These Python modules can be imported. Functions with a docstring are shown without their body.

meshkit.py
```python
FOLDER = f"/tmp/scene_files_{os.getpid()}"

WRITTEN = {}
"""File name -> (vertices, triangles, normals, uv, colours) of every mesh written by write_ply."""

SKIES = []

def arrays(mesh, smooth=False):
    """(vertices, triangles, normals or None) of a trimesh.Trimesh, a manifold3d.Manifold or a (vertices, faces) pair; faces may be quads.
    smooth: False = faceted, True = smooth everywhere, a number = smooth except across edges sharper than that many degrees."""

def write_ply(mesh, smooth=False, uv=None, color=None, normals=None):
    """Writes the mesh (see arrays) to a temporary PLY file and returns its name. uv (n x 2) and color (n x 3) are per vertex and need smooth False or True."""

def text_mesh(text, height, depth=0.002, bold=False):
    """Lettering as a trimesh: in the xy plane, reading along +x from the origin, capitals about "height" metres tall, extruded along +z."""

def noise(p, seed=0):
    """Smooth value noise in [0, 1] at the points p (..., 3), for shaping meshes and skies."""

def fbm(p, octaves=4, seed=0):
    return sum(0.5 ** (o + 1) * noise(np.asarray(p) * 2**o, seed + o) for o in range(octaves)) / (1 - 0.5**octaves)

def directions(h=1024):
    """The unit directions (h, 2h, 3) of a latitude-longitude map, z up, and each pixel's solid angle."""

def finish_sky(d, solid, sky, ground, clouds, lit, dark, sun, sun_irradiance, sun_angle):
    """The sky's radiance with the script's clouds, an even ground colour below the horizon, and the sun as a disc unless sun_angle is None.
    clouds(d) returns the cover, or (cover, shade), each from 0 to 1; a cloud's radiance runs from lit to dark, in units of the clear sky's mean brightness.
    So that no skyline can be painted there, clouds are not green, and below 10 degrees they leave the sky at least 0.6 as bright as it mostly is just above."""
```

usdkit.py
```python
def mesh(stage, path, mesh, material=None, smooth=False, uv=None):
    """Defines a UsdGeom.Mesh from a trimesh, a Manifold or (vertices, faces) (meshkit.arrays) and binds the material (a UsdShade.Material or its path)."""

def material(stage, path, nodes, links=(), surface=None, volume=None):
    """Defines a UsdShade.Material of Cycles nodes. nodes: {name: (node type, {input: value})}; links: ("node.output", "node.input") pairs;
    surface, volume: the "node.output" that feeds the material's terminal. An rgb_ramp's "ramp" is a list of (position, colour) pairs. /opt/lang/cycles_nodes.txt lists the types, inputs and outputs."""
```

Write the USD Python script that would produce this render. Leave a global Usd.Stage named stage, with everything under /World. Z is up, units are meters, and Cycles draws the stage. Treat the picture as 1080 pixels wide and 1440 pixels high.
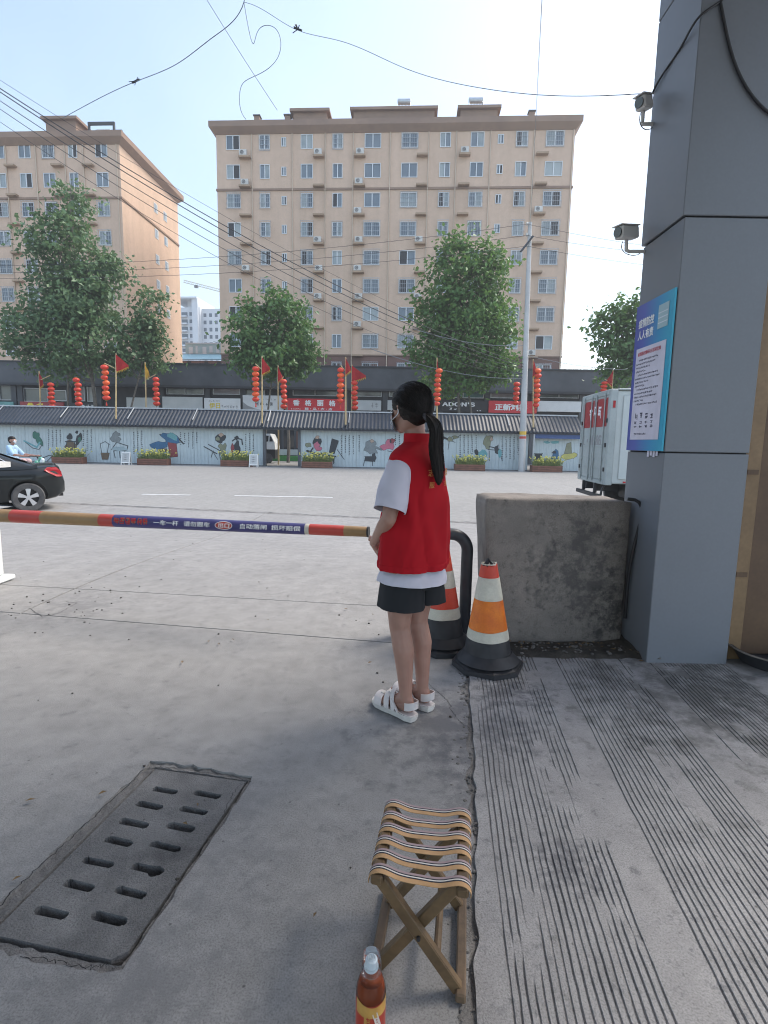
import math, glob, random
import numpy as np, trimesh, manifold3d as m3
from shapely.geometry import Polygon, LineString, Point
from shapely import affinity, union_all, box as sbox
import usdkit, meshkit
from pxr import Usd, UsdGeom, UsdLux, UsdShade, Gf, Sdf

stage = Usd.Stage.CreateInMemory()
UsdGeom.SetStageUpAxis(stage, UsdGeom.Tokens.z); UsdGeom.SetStageMetersPerUnit(stage, 1.0)
UsdGeom.Xform.Define(stage, '/World'); UsdGeom.Scope.Define(stage, '/World/Looks')
sin, cos, PI = math.sin, math.cos, math.pi
V = lambda *a: np.array(a, float)

# ------------------------------------------------------------------ camera
FPX, PITCH, ROLL, EYE = 740.0, 0.1323, 0.018, 1.36
CAM = V(0, 0, EYE)
_f = V(0, cos(PITCH), -sin(PITCH)); _u = V(0, sin(PITCH), cos(PITCH)); _x = V(1, 0, 0)
CX = _x * cos(ROLL) + _u * sin(ROLL); CU = -_x * sin(ROLL) + _u * cos(ROLL)
cam = UsdGeom.Camera.Define(stage, '/World/camera')
cam.CreateHorizontalApertureAttr(24.0); cam.CreateVerticalApertureAttr(32.0)
cam.CreateFocalLengthAttr(24.0 * FPX / 1080); cam.CreateClippingRangeAttr(Gf.Vec2f(0.05, 3000))
_m = np.eye(4); _m[0, :3] = CX; _m[1, :3] = CU; _m[2, :3] = -_f; _m[3, :3] = CAM
cam.AddTransformOp().Set(Gf.Matrix4d(_m.tolist()))
cam.CreateExposureAttr(1.25)

# ------------------------------------------------------------------ sky and sun
SUN_EL, SUN_AZ = math.radians(52), math.radians(62)        # azimuth from +y towards +x
sky = UsdLux.DomeLight.Define(stage, '/World/sky')
sky.GetPrim().SetCustomDataByKey('kind', 'structure')
skymat = usdkit.material(stage, '/World/Looks/sky_air', {
    'sky': ('sky_texture', {'sky_type': 'single_scattering', 'sun_disc': False, 'sun_elevation': SUN_EL, 'sun_rotation': SUN_AZ,
                            'air_density': 1.3, 'aerosol_density': 2.6, 'ozone_density': 1.4}),
    'tc': ('texture_coordinate', {}),
    'n': ('noise_texture', {'scale': 1.6, 'detail': 4.0, 'roughness': 0.55}),
    'r': ('rgb_ramp', {'ramp': [(0.3, (0.03,) * 3), (0.72, (0.27,) * 3)]}),
    'mx': ('mix_color', {'b': (4.6, 5.2, 5.7), 'use_clamp': True}),
    'bg': ('background_shader', {'strength': 0.115})},
    [('tc.generated', 'n.vector'), ('n.fac', 'r.fac'), ('r.color', 'mx.fac'), ('sky.color', 'mx.a'), ('mx.result', 'bg.color')], surface='bg.background')
UsdShade.MaterialBindingAPI.Apply(sky.GetPrim()).Bind(skymat)
sun = UsdLux.DistantLight.Define(stage, '/World/sun')
sun.CreateIntensityAttr(0.42); sun.CreateAngleAttr(26.0); sun.CreateColorAttr(Gf.Vec3f(1.0, 0.93, 0.83)); sun.CreateNormalizeAttr(True)
sun.AddRotateZOp().Set(-math.degrees(SUN_AZ)); sun.AddRotateXOp().Set(math.degrees(SUN_EL) - 90)

# ------------------------------------------------------------------ picture -> place
def ray(px, py): return _f + ((px - 540) / FPX) * CX - ((py - 720) / FPX) * CU
def g(y):
    t = np.clip((np.asarray(y, float) - 4) / 7, 0, 1); return -.35 * t * t * (3 - 2 * t)
def G(px, py):
    d = ray(px, py); z = 0.
    for _ in range(50):
        p = CAM + d * (z - EYE) / d[2]; z = .5 * z + .5 * float(g(p[1]))
    return p
def AY(px, py, Y): d = ray(px, py); return CAM + d * Y / d[1]
def AX(px, py, X): d = ray(px, py); return CAM + d * X / d[0]
def AZ(px, py, Z): d = ray(px, py); return CAM + d * (Z - EYE) / d[2]
class Plane:                                       # a facade: origin O, horizontal direction at angle a
    def __init__(s, O, deg): s.O = np.array(O, float); a = math.radians(deg); s.e = V(cos(a), sin(a), 0); s.n = V(sin(a), -cos(a), 0); s.deg = deg
    def __call__(s, px, py):
        d = ray(px, py); t = np.dot(s.O - CAM, s.n) / np.dot(d, s.n); p = CAM + d * t
        return float(np.dot(p - s.O, s.e)), float(p[2] - s.O[2])

# ------------------------------------------------------------------ prims
_names = {}
def numbered(path):
    k = _names.get(path, -1) + 1; _names[path] = k
    return path if k == 0 else f'{path}_{k:03d}'
_locs = {}
def tag(p, label=None, cat=None, group=None, kind=None):
    p = p.GetPrim() if hasattr(p, 'GetPrim') else p
    for k, v in (('label', label), ('category', cat), ('group', group), ('kind', kind)):
        if v: p.SetCustomDataByKey(k, v)
    return p
def thing(name, label, cat, loc=(0, 0, 0), rotz=0, group=None, kind=None):
    path = numbered('/World/' + name); x = UsdGeom.Xform.Define(stage, path)
    x.AddTranslateOp().Set(Gf.Vec3d(*map(float, loc)))
    if rotz: x.AddRotateZOp().Set(float(rotz))
    _locs[path] = np.array(loc, float)
    return tag(x, label, cat, group, kind)
def tm(m):
    if isinstance(m, trimesh.Trimesh): return m
    if isinstance(m, (list,)) : return trimesh.util.concatenate([tm(k) for k in m])
    v, f, _ = meshkit.arrays(m); return trimesh.Trimesh(v, f, process=False)
def part(parent, name, mesh, mat, smooth=False, label=None, world=False, kind=None, doff=None):
    base = str(parent.GetPath()); path = numbered(base + '/' + name)
    mesh = tm(mesh)
    if world:
        off = np.zeros(3); q = parent
        while str(q.GetPath()) != '/World':
            off = off + _locs.get(str(q.GetPath()), 0); q = q.GetParent()
        mesh = trimesh.Trimesh(mesh.vertices - off, mesh.faces, process=False)
    p = usdkit.mesh(stage, path, mesh, MATS[mat], smooth=smooth).GetPrim()
    return tag(p, label, None, None, kind)
def solo(name, mesh, mat, label=None, cat=None, group=None, kind=None, smooth=False, loc=(0, 0, 0)):
    path = numbered('/World/' + name)
    mm = usdkit.mesh(stage, path, tm(mesh), MATS[mat], smooth=smooth)
    if any(loc): mm.AddTranslateOp().Set(Gf.Vec3d(*map(float, loc))); _locs[path] = np.array(loc, float)
    return tag(mm, label, cat, group, kind)
def dup(src, label, loc, rotz=0, group=None, scale=None):
    was = src.GetCustomData(); path = numbered('/World/' + src.GetName()); x = UsdGeom.Xform.Define(stage, path)
    x.GetPrim().GetReferences().AddInternalReference(src.GetPath()); x.GetPrim().SetInstanceable(True)
    x.ClearXformOpOrder(); x.AddTranslateOp().Set(Gf.Vec3d(*map(float, loc)))
    x.AddRotateZOp().Set(float(rotz))
    if scale: x.AddScaleOp().Set(Gf.Vec3f(*scale))
    return tag(x, label, was['category'], group or was.get('group'))

# ------------------------------------------------------------------ shapes
def bx(x0, x1, y0, y1, z0, z1):
    m = trimesh.creation.box((abs(x1 - x0), abs(y1 - y0), abs(z1 - z0))); m.apply_translation(((x0 + x1) / 2, (y0 + y1) / 2, (z0 + z1) / 2)); return m
def cb(x0, x1, y0, y1, z0, z1, c=.01):             # chamfered box
    c = min(c, .45 * min(abs(x1 - x0), abs(y1 - y0), abs(z1 - z0))); P = []
    for X, sx in ((x0, c), (x1, -c)):
        for Y, sy in ((y0, c), (y1, -c)):
            for Z, sz in ((z0, c), (z1, -c)):
                P += [(X, Y + sy, Z + sz), (X + sx, Y, Z + sz), (X + sx, Y + sy, Z)]
    return trimesh.Trimesh(np.array(P)).convex_hull
def cyl(p0, p1, r0, r1=None, n=12, cap=True):
    r1 = r0 if r1 is None else r1
    return tube([p0, p1], [r0, r1], n)
def frames(P):
    P = np.asarray(P, float); T = np.gradient(P, axis=0); T /= np.linalg.norm(T, axis=1)[:, None] + 1e-12
    a = V(0, 0, 1) if abs(T[0][2]) < .9 else V(1, 0, 0); N = []
    for t in T:
        a = a - t * np.dot(a, t); a /= np.linalg.norm(a) + 1e-12; N.append(a)
    N = np.array(N); return T, N, np.cross(T, N)
def tube(P, r, n=8):
    P = np.asarray(P, float); r = np.broadcast_to(r, len(P)); T, N, B = frames(P); a = np.linspace(0, 2 * PI, n, False)
    return loft([P[i] + r[i] * (np.cos(a)[:, None] * N[i] + np.sin(a)[:, None] * B[i]) for i in range(len(P))])
def ribbon(P, w, t):                                # strap: rectangular section (w along B, t along N)
    P = np.asarray(P, float); T, N, B = frames(P)
    q = [(-1, -1), (1, -1), (1, 1), (-1, 1)]
    return loft([np.array([P[i] + N[i] * t / 2 * a + B[i] * w / 2 * b for a, b in q]) for i in range(len(P))])
def loft(R, cap=True, closed=True):
    R = [np.asarray(r, float) for r in R]; n = len(R[0]); v = np.vstack(R); F = []
    for i in range(len(R) - 1):
        for j in range(n if closed else n - 1):
            a, b = i * n + j, i * n + (j + 1) % n; F += [(a, b, b + n), (a, b + n, a + n)]
    if cap:
        for k, rev in ((0, True), (len(R) - 1, False)):
            c = len(v); v = np.vstack([v, R[k].mean(0)])
            for j in range(n):
                a, b = k * n + j, k * n + (j + 1) % n; F.append((b, a, c) if rev else (a, b, c))
    return trimesh.Trimesh(v, np.array(F), process=False)
def ell(z, cx, cy, rx, ry, n=40, p=2.0, disp=None):
    a = np.linspace(0, 2 * PI, n, False); c, s = np.cos(a), np.sin(a)
    x = np.sign(c) * np.abs(c) ** (2 / p) * rx; y = np.sign(s) * np.abs(s) ** (2 / p) * ry
    return np.stack([cx + x, cy + y, np.full(n, z)], 1)
def lathe(prof, c=(0, 0, 0), n=24):
    if prof[0][0] > .09 and prof[0][1] != prof[-1][1]: prof = list(prof) + [prof[0]]      # a ring with a hole
    return loft([ell(z, 0, 0, max(r, 1e-4), max(r, 1e-4), n) + np.array(c) for r, z in prof], cap=prof[0] != prof[-1])
def poly(P, d, engine='earcut'):
    return trimesh.creation.extrude_polygon(P if hasattr(P, 'exterior') else Polygon(P), d, engine=engine)
def polys(S, d):
    return [poly(q, d) for q in getattr(S, 'geoms', [S]) if q.area > 1e-9]
def xz(m, y=0, flip=False):                         # xy drawing -> standing in the xz plane, its front towards -y
    m = tm(m).copy(); v = m.vertices.copy(); m.vertices = np.stack([v[:, 0], y - v[:, 2], v[:, 1]], 1); return m
def moved(m, d): m = tm(m).copy(); m.apply_translation(d); return m
def rotz(m, deg, c=(0, 0, 0)):
    m = tm(m).copy(); m.apply_transform(trimesh.transformations.rotation_matrix(math.radians(deg), (0, 0, 1), c)); return m
def rot(m, deg, ax, c=(0, 0, 0)):
    m = tm(m).copy(); m.apply_transform(trimesh.transformations.rotation_matrix(math.radians(deg), ax, c)); return m
def spline(P, n=40):
    from scipy.interpolate import CubicSpline
    P = np.asarray(P, float); t = np.r_[0, np.cumsum(np.linalg.norm(np.diff(P, axis=0), axis=1))]
    return CubicSpline(t, P)(np.linspace(0, t[-1], n))
def sag(a, b, s, n=24):
    t = np.linspace(0, 1, n)[:, None]; P = np.asarray(a) * (1 - t) + np.asarray(b) * t; P[:, 2] -= (4 * s * t * (1 - t))[:, 0]; return P
def flesh(bones, length=.012, it=14):               # one continuous surface from (p, r, q, s) bones
    def sph(p, r): return m3.Manifold.sphere(r, 20).translate(list(map(float, p)))
    M = [m3.Manifold.batch_hull([sph(p, r), sph(q, s)]) for p, r, q, s in bones]
    M = m3.Manifold.batch_boolean(M, m3.OpType.Add).refine_to_length(length)
    t = tm(M); t = trimesh.Trimesh(t.vertices, t.faces, process=True)
    trimesh.smoothing.filter_taubin(t, iterations=it); return t
_CJK = glob.glob('/opt/blender-*/*/datafiles/fonts/Noto Sans CJK Regular.woff2')
def lettering(text, h, depth=.004, bold=1, px=56, latin=False):
    """flat letters standing in the xz plane, about h tall, first letter at x=0, front towards -y"""
    from PIL import Image, ImageDraw, ImageFont
    F = ImageFont.truetype((_CJK or glob.glob('/opt/blender-*/*/datafiles/fonts/Inter.woff2'))[0], px)
    x0, y0, x1, y1 = F.getbbox(text, anchor='ls', stroke_width=bold)
    im = Image.new('L', (x1 - x0 + 6, y1 - y0 + 6)); ImageDraw.Draw(im).text((3 - x0, 3 - y0), text, 255, F, anchor='ls', stroke_width=bold)
    on = np.pad(np.asarray(im) > 110, ((0, 0), (1, 1))).astype(np.int8); d = np.diff(on, axis=1)
    r, a = np.nonzero(d == 1); b = np.nonzero(d == -1)[1]
    S = union_all(sbox(a, -r - 1, b, -r)).buffer(.5).buffer(-.5).simplify(.6)
    k = h / (y1 - y0); S = affinity.affine_transform(S, [k, 0, 0, k, -3 * k, (3 + (y1 - y0)) * k])
    m = xz(polys(S, depth)); w = m.bounds[1][0]; return m, w
def fit(text, w, h, depth=.004, bold=1, px=56):
    m, W = lettering(text, h, depth, bold, px); m.vertices[:, 0] *= w / W; return m
def scrawl(rng, w, h, n=5, t=.12, depth=.003):      # strokes of writing too small to read
    P = []
    for _ in range(n):
        if rng.random() < .55: x0 = rng.uniform(0, .3) * w; P.append(sbox(x0, (y := rng.uniform(0, 1 - t) * h), rng.uniform(.65, 1) * w, y + t * h))
        else: y0 = rng.uniform(0, .35) * h; P.append(sbox((x := rng.uniform(0, 1 - t) * w), y0, x + t * w, rng.uniform(.6, 1) * h))
    return xz(polys(union_all(P), depth))

# ------------------------------------------------------------------ materials
MATS = {}
def mat(name, a, b=None, rough=.6, scale=3., lo=.35, hi=.65, bump=0., bscale=60., bdist=.004, metal=0., spec=.5, fine=0., fscale=180., stretch=None, **kw):
    b = tuple(.82 * np.array(a)) if b is None else b
    N = {'geo': ('geometry', {}), 'n': ('noise_texture', {'scale': scale, 'detail': 6., 'roughness': .6}), 'r': ('rgb_ramp', {'ramp': [(lo, a), (hi, b)]}),
         'p': ('principled_bsdf', {'roughness': rough, 'metallic': metal, 'specular_ior_level': spec, **kw})}
    L = [('geo.position', 'n.vector'), ('n.fac', 'r.fac')]; col = 'r.color'
    if stretch: N['mp'] = ('mapping', {'mapping_type': 'point', 'scale': stretch}); L[0] = ('geo.position', 'mp.vector'); L.append(('mp.vector', 'n.vector'))
    if fine:
        N['n2'] = ('noise_texture', {'scale': fscale, 'detail': 4., 'roughness': .7}); N['r2'] = ('rgb_ramp', {'ramp': [(.3, (1 - fine,) * 3), (.7, (1 + fine * .6,) * 3)]})
        N['mx'] = ('mix_color', {'blend_type': 'multiply', 'fac': 1., 'use_clamp': False}); L += [('geo.position', 'n2.vector'), ('n2.fac', 'r2.fac'), (col, 'mx.a'), ('r2.color', 'mx.b')]; col = 'mx.result'
    L.append((col, 'p.base_color'))
    if bump:
        N['nb'] = ('noise_texture', {'scale': bscale, 'detail': 5., 'roughness': .65}); N['b'] = ('bump', {'strength': bump, 'distance': bdist})
        L += [('geo.position', 'nb.vector'), ('nb.fac', 'b.height'), ('b.normal', 'p.normal')]
    MATS[name] = usdkit.material(stage, '/World/Looks/' + name, N, L, surface='p.BSDF')
def concrete(name, a, b, dark, dk=.55, scale=.5, rough=.85, bump=.35, spots=(), streak=0.):
    """cement: broad patches, fine grain, small dark pits; spots = (x, y, z, radius, colour, amount) stains of their own shape"""
    N = {'geo': ('geometry', {}), 'n': ('noise_texture', {'scale': scale, 'detail': 7., 'roughness': .62, 'distortion': .3}), 'r': ('rgb_ramp', {'ramp': [(.33, a), (.68, b)]}),
         'n2': ('noise_texture', {'scale': 7., 'detail': 8., 'roughness': .7}), 'r2': ('rgb_ramp', {'ramp': [(.3, (.80,) * 3), (.62, (1.04,) * 3)]}), 'mx': ('mix_color', {'blend_type': 'multiply', 'fac': 1., 'use_clamp': False}),
         'n3': ('noise_texture', {'scale': 190., 'detail': 3., 'roughness': .6}), 'r3': ('rgb_ramp', {'ramp': [(.28, (.62,) * 3), (.5, (1.,) * 3), (.75, (1.2,) * 3)]}), 'mx2': ('mix_color', {'blend_type': 'multiply', 'fac': 1., 'use_clamp': False}),
         'n4': ('noise_texture', {'scale': 2.3, 'detail': 9., 'roughness': .75}), 'r4': ('rgb_ramp', {'ramp': [(dk, (0,) * 3), (dk + .16, (.75,) * 3)]}), 'mx3': ('mix_color', {'b': dark}),
         'b': ('bump', {'strength': bump, 'distance': .006}), 'ad': ('math', {'math_type': 'add'}), 'p': ('principled_bsdf', {'roughness': rough, 'specular_ior_level': .35})}
    L = [('geo.position', k + '.vector') for k in ('n', 'n2', 'n3', 'n4')] + [('n.fac', 'r.fac'), ('n2.fac', 'r2.fac'), ('n3.fac', 'r3.fac'), ('n4.fac', 'r4.fac'), ('r.color', 'mx.a'), ('r2.color', 'mx.b'),
         ('mx.result', 'mx2.a'), ('r3.color', 'mx2.b'), ('mx2.result', 'mx3.a'), ('r4.color', 'mx3.fac'), ('n2.fac', 'ad.value1'), ('n3.fac', 'ad.value2'), ('ad.value', 'b.height'), ('b.normal', 'p.normal')]
    N.update({'vo': ('voronoi_texture', {'feature': 'f1', 'scale': 13., 'randomness': 1.}), 'rv': ('rgb_ramp', {'ramp': [(.035, (.45,) * 3), (.075, (1.,) * 3)]}), 'mpS': ('mapping', {'mapping_type': 'point', 'scale': (3.2, .22, 1.), 'rotation': (0., 0., .17)}), 'n5': ('noise_texture', {'scale': 1.6, 'detail': 6., 'roughness': .65}), 'r5': ('rgb_ramp', {'ramp': [(.36, (.955,) * 3), (.52, (1.,) * 3), (.7, (1.03,) * 3)]}), 'mx4': ('mix_color', {'blend_type': 'multiply', 'fac': 1., 'use_clamp': False}), 'mx5': ('mix_color', {'blend_type': 'multiply', 'fac': 1., 'use_clamp': False})})
    L += [('geo.position', 'vo.vector'), ('vo.distance', 'rv.fac'), ('geo.position', 'mpS.vector'), ('mpS.vector', 'n5.vector'), ('n5.fac', 'r5.fac'), ('mx3.result', 'mx4.a'), ('rv.color', 'mx4.b'), ('mx4.result', 'mx5.a'), ('r5.color', 'mx5.b')]
    col = 'mx5.result'
    for i, (x, y, z, r, c, am) in enumerate(spots):
        k = f's{i}'
        N[k + 'd'] = ('vector_math', {'math_type': 'distance', 'vector2': (x, y, z)}); N[k + 'm'] = ('map_range', {'from_min': r * 1.15, 'from_max': 0., 'to_min': 0., 'to_max': 1., 'clamp': True})
        N[k + 'n'] = ('noise_texture', {'scale': 5. / max(r, .2), 'detail': 8., 'roughness': .72}); N[k + 'a'] = ('math', {'math_type': 'multiply_add', 'value2': .5}); N[k + 'r'] = ('rgb_ramp', {'ramp': [(.66, (0,) * 3), (.98, (am,) * 3)]})
        N[k + 'h'] = ('math', {'math_type': 'multiply_add', 'value2': 2.0, 'value3': -.5}); N[k + 'x'] = ('mix_color', {'b': c})
        L += [('geo.position', k + 'd.vector1'), (k + 'd.value', k + 'm.value'), ('geo.position', k + 'n.vector'), (k + 'm.result', k + 'a.value1'), (k + 'n.fac', k + 'h.value1'), (k + 'h.value', k + 'a.value3'), (k + 'a.value', k + 'r.fac'),
              (k + 'r.color', k + 'x.fac'), (col, k + 'x.a')]; col = k + 'x.result'
    L.append((col, 'p.base_color'))
    MATS[name] = usdkit.material(stage, '/World/Looks/' + name, N, L, surface='p.BSDF')
def leafmat(name, a, b, tr):
    MATS[name] = usdkit.material(stage, '/World/Looks/' + name, {'geo': ('geometry', {}), 'n': ('noise_texture', {'scale': 1.3, 'detail': 3.}), 'm': ('mix_color', {'a': a, 'b': b}), 'mr': ('map_range', {'from_min': .3, 'from_max': .7, 'to_min': 0., 'to_max': 1., 'clamp': True}),
        'av': ('math', {'math_type': 'multiply_add', 'value2': .5}), 'h': ('math', {'math_type': 'multiply', 'value2': .5}), 'p': ('principled_bsdf', {'roughness': .45, 'specular_ior_level': .4}), 't': ('translucent_bsdf', {'color': tr}), 'mc': ('mix_closure', {'fac': .25})},
        [('geo.position', 'n.vector'), ('n.fac', 'mr.value'), ('geo.random_per_island', 'av.value1'), ('mr.result', 'h.value1'), ('h.value', 'av.value3'), ('av.value', 'm.fac'), ('m.result', 'p.base_color'), ('p.BSDF', 'mc.closure1'), ('t.BSDF', 'mc.closure2')], surface='mc.closure')
def clearmat(name, tint, ior=1.45, rough=.03, amount=1.):   # thin clear pane or plastic film
    MATS[name] = usdkit.material(stage, '/World/Looks/' + name, {'t': ('transparent_bsdf', {'color': tint}), 'gl': ('glossy_bsdf', {'color': (1, 1, 1), 'roughness': rough}), 'f': ('fresnel', {'IOR': ior}), 'm': ('mix_closure', {})},
        [('f.fac', 'm.fac'), ('t.BSDF', 'm.closure1'), ('gl.BSDF', 'm.closure2')], surface='m.closure')

concrete('drive_cement', (.300, .295, .291), (.252, .249, .247), (.15, .146, .144), dk=.66, scale=.7,
         spots=((.42, 2.35, 0, .62, (.115, .115, .125), .75), (.62, 1.9, 0, .55, (.10, .10, .11), .6), (-2.45, 4.1, 0, .5, (.15, .15, .155), .6), (-.75, 1.6, 0, .7, (.17, .17, .175), .5), (-.6, 1.05, 0, .4, (.16, .16, .165), .5)))
concrete('road_cement', (.29, .286, .278), (.245, .243, .238), (.16, .16, .16), dk=.66, scale=.12, bump=.15)
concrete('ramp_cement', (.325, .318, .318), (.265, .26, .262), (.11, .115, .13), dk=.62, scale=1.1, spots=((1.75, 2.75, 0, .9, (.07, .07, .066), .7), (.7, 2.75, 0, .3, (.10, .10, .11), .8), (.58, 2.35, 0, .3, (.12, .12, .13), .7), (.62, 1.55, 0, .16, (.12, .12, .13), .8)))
concrete('block_cement', (.255, .225, .20), (.185, .165, .15), (.085, .078, .075), dk=.56, scale=1.6, bump=.5, spots=((1.35, 3.4, .55, .5, (.07, .066, .064), .75), (1.6, 3.4, .2, .35, (.05, .047, .045), .9)))
concrete('drain_cement', (.225, .222, .22), (.125, .124, .126), (.055, .055, .058), dk=.54, scale=4., bump=.9)
concrete('mortar', (.26, .252, .245), (.17, .166, .163), (.05, .05, .055), dk=.52, scale=6., bump=.9)
mat('dirt', (.085, .075, .062), (.04, .036, .032), rough=.95, scale=9., bump=.9, bscale=70, bdist=.01, fine=.4)
mat('far_ground', (.33, .33, .33), (.27, .27, .27), rough=.95, scale=.05)
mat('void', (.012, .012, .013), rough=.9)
mat('stucco', (.60, .43, .315), (.54, .385, .278), rough=.9, scale=.9, stretch=(1., 1., .09), fine=.06, fscale=2.)
mat('stucco_trim', (.27, .18, .125), (.22, .145, .105), rough=.85, scale=.4)
mat('ledge', (.40, .28, .185), (.33, .23, .15), rough=.85, scale=.8)
mat('brown_tile', (.17, .085, .065), (.13, .065, .05), rough=.6, scale=.5)
mat('pipe_cream', (.62, .50, .37), rough=.5, scale=.5)
mat('white_frame', (.66, .68, .68), (.55, .57, .58), rough=.4, scale=1.)
mat('pane', (.085, .115, .14), (.16, .19, .21), rough=.1, scale=.25, spec=.8)
mat('curtain_pane', (.34, .37, .36), (.22, .26, .27), rough=.2, scale=.5, spec=.7)
mat('open_dark', (.02, .022, .025), rough=.5)
mat('bar_steel', (.45, .47, .48), (.33, .34, .35), rough=.45, scale=2., metal=.3)
mat('ac_white', (.62, .60, .55), (.48, .46, .42), rough=.5, scale=1.2)
mat('ac_dark', (.06, .06, .065), rough=.5)
mat('solar_metal', (.55, .58, .60), rough=.3, metal=.7)
mat('charcoal', (.042, .045, .05), (.03, .033, .037), rough=.7, scale=.5)
mat('charcoal_light', (.09, .095, .105), (.06, .065, .072), rough=.7, scale=.5)
mat('shop_glass', (.06, .075, .08), (.13, .15, .155), rough=.12, scale=.6, spec=.8)
mat('shop_curtain', (.36, .34, .34), (.26, .24, .25), rough=.8, scale=1.5)
mat('poster_green', (.13, .30, .28), (.06, .16, .17), rough=.6, scale=1.3)
mat('sign_red', (.58, .025, .035), (.50, .02, .03), rough=.45, scale=.6)
mat('sign_dark_red', (.30, .03, .03), rough=.5)
mat('sign_white', (.68, .68, .67), (.58, .58, .58), rough=.5, scale=.6)
mat('sign_pale', (.50, .51, .50), (.40, .42, .42), rough=.6, scale=.5)
mat('sign_black', (.018, .019, .024), rough=.5)
mat('letter_white', (.80, .80, .80), rough=.5)
mat('letter_yellow', (.72, .55, .03), rough=.5)
mat('letter_grey', (.28, .28, .28), rough=.6)
mat('letter_black', (.03, .03, .032), rough=.6)
mat('wall_steel', (.44, .50, .51), (.38, .44, .455), rough=.55, scale=.35, fine=.05, fscale=5)
mat('roof_tile', (.028, .038, .055), (.018, .026, .038), rough=.5, scale=1.2, fine=.2, fscale=8)
mat('roof_eave', (.016, .02, .028), rough=.6)
mat('ridge_white', (.44, .46, .47), rough=.5)
mat('fascia_blue', (.035, .075, .20), rough=.5)
for k, c in dict(paint_ink=(.035, .04, .045), paint_green=(.05, .16, .12), paint_brown=(.14, .10, .065), paint_blue=(.04, .13, .25), paint_red=(.27, .055, .06), paint_pink=(.50, .14, .20), paint_grey=(.20, .225, .23),
                 paint_skin=(.45, .33, .26), paint_yellow=(.50, .46, .14), paint_olive=(.22, .23, .15), paint_mist=(.30, .38, .40), paint_white=(.62, .66, .66), paint_teal=(.14, .34, .36)).items(): mat(k, c, rough=.7, scale=3., fine=.15, fscale=25)
mat('bark', (.17, .15, .125), (.09, .08, .065), rough=.9, scale=5., bump=.6, bscale=20, bdist=.03)
leafmat('leaf_dark', (.05, .122, .04), (.155, .27, .085), (.12, .23, .06))
leafmat('leaf_fresh', (.05, .135, .036), (.175, .31, .08), (.15, .27, .06))
leafmat('leaf_soft', (.065, .14, .06), (.22, .315, .155), (.13, .21, .08))
mat('lantern_red', (.62, .045, .02), (.52, .03, .015), rough=.5, scale=3.)
mat('lantern_orange', (.78, .12, .025), (.68, .08, .02), rough=.5, scale=3.)
mat('lantern_gold', (.65, .35, .04), rough=.5)
mat('bamboo', (.50, .38, .20), (.38, .28, .14), rough=.6, scale=4.)
mat('flag_red', (.50, .035, .035), (.40, .025, .03), rough=.8, scale=3.)
mat('flag_yellow', (.65, .42, .06), rough=.8)
mat('planter_wood', (.20, .085, .055), (.13, .06, .04), rough=.8, scale=4.)
mat('flower_yellow', (.62, .56, .10), (.50, .50, .14), rough=.7, scale=8.)
mat('plant_green', (.16, .23, .07), (.30, .34, .12), rough=.7, scale=6.)
mat('pole_cement', (.47, .47, .46), (.37, .375, .375), rough=.85, scale=.7, fine=.08, fscale=20)
mat('cable', (.025, .026, .03), rough=.6)
mat('cable_grey', (.16, .18, .20), rough=.6)
mat('car_paint', (.004, .006, .0065), rough=.3, spec=.25, coat_weight=.55, coat_roughness=.03)
mat('car_glass', (.02, .022, .025), rough=.05, spec=.9)
mat('chrome', (.75, .76, .77), rough=.15, metal=1.)
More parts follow.
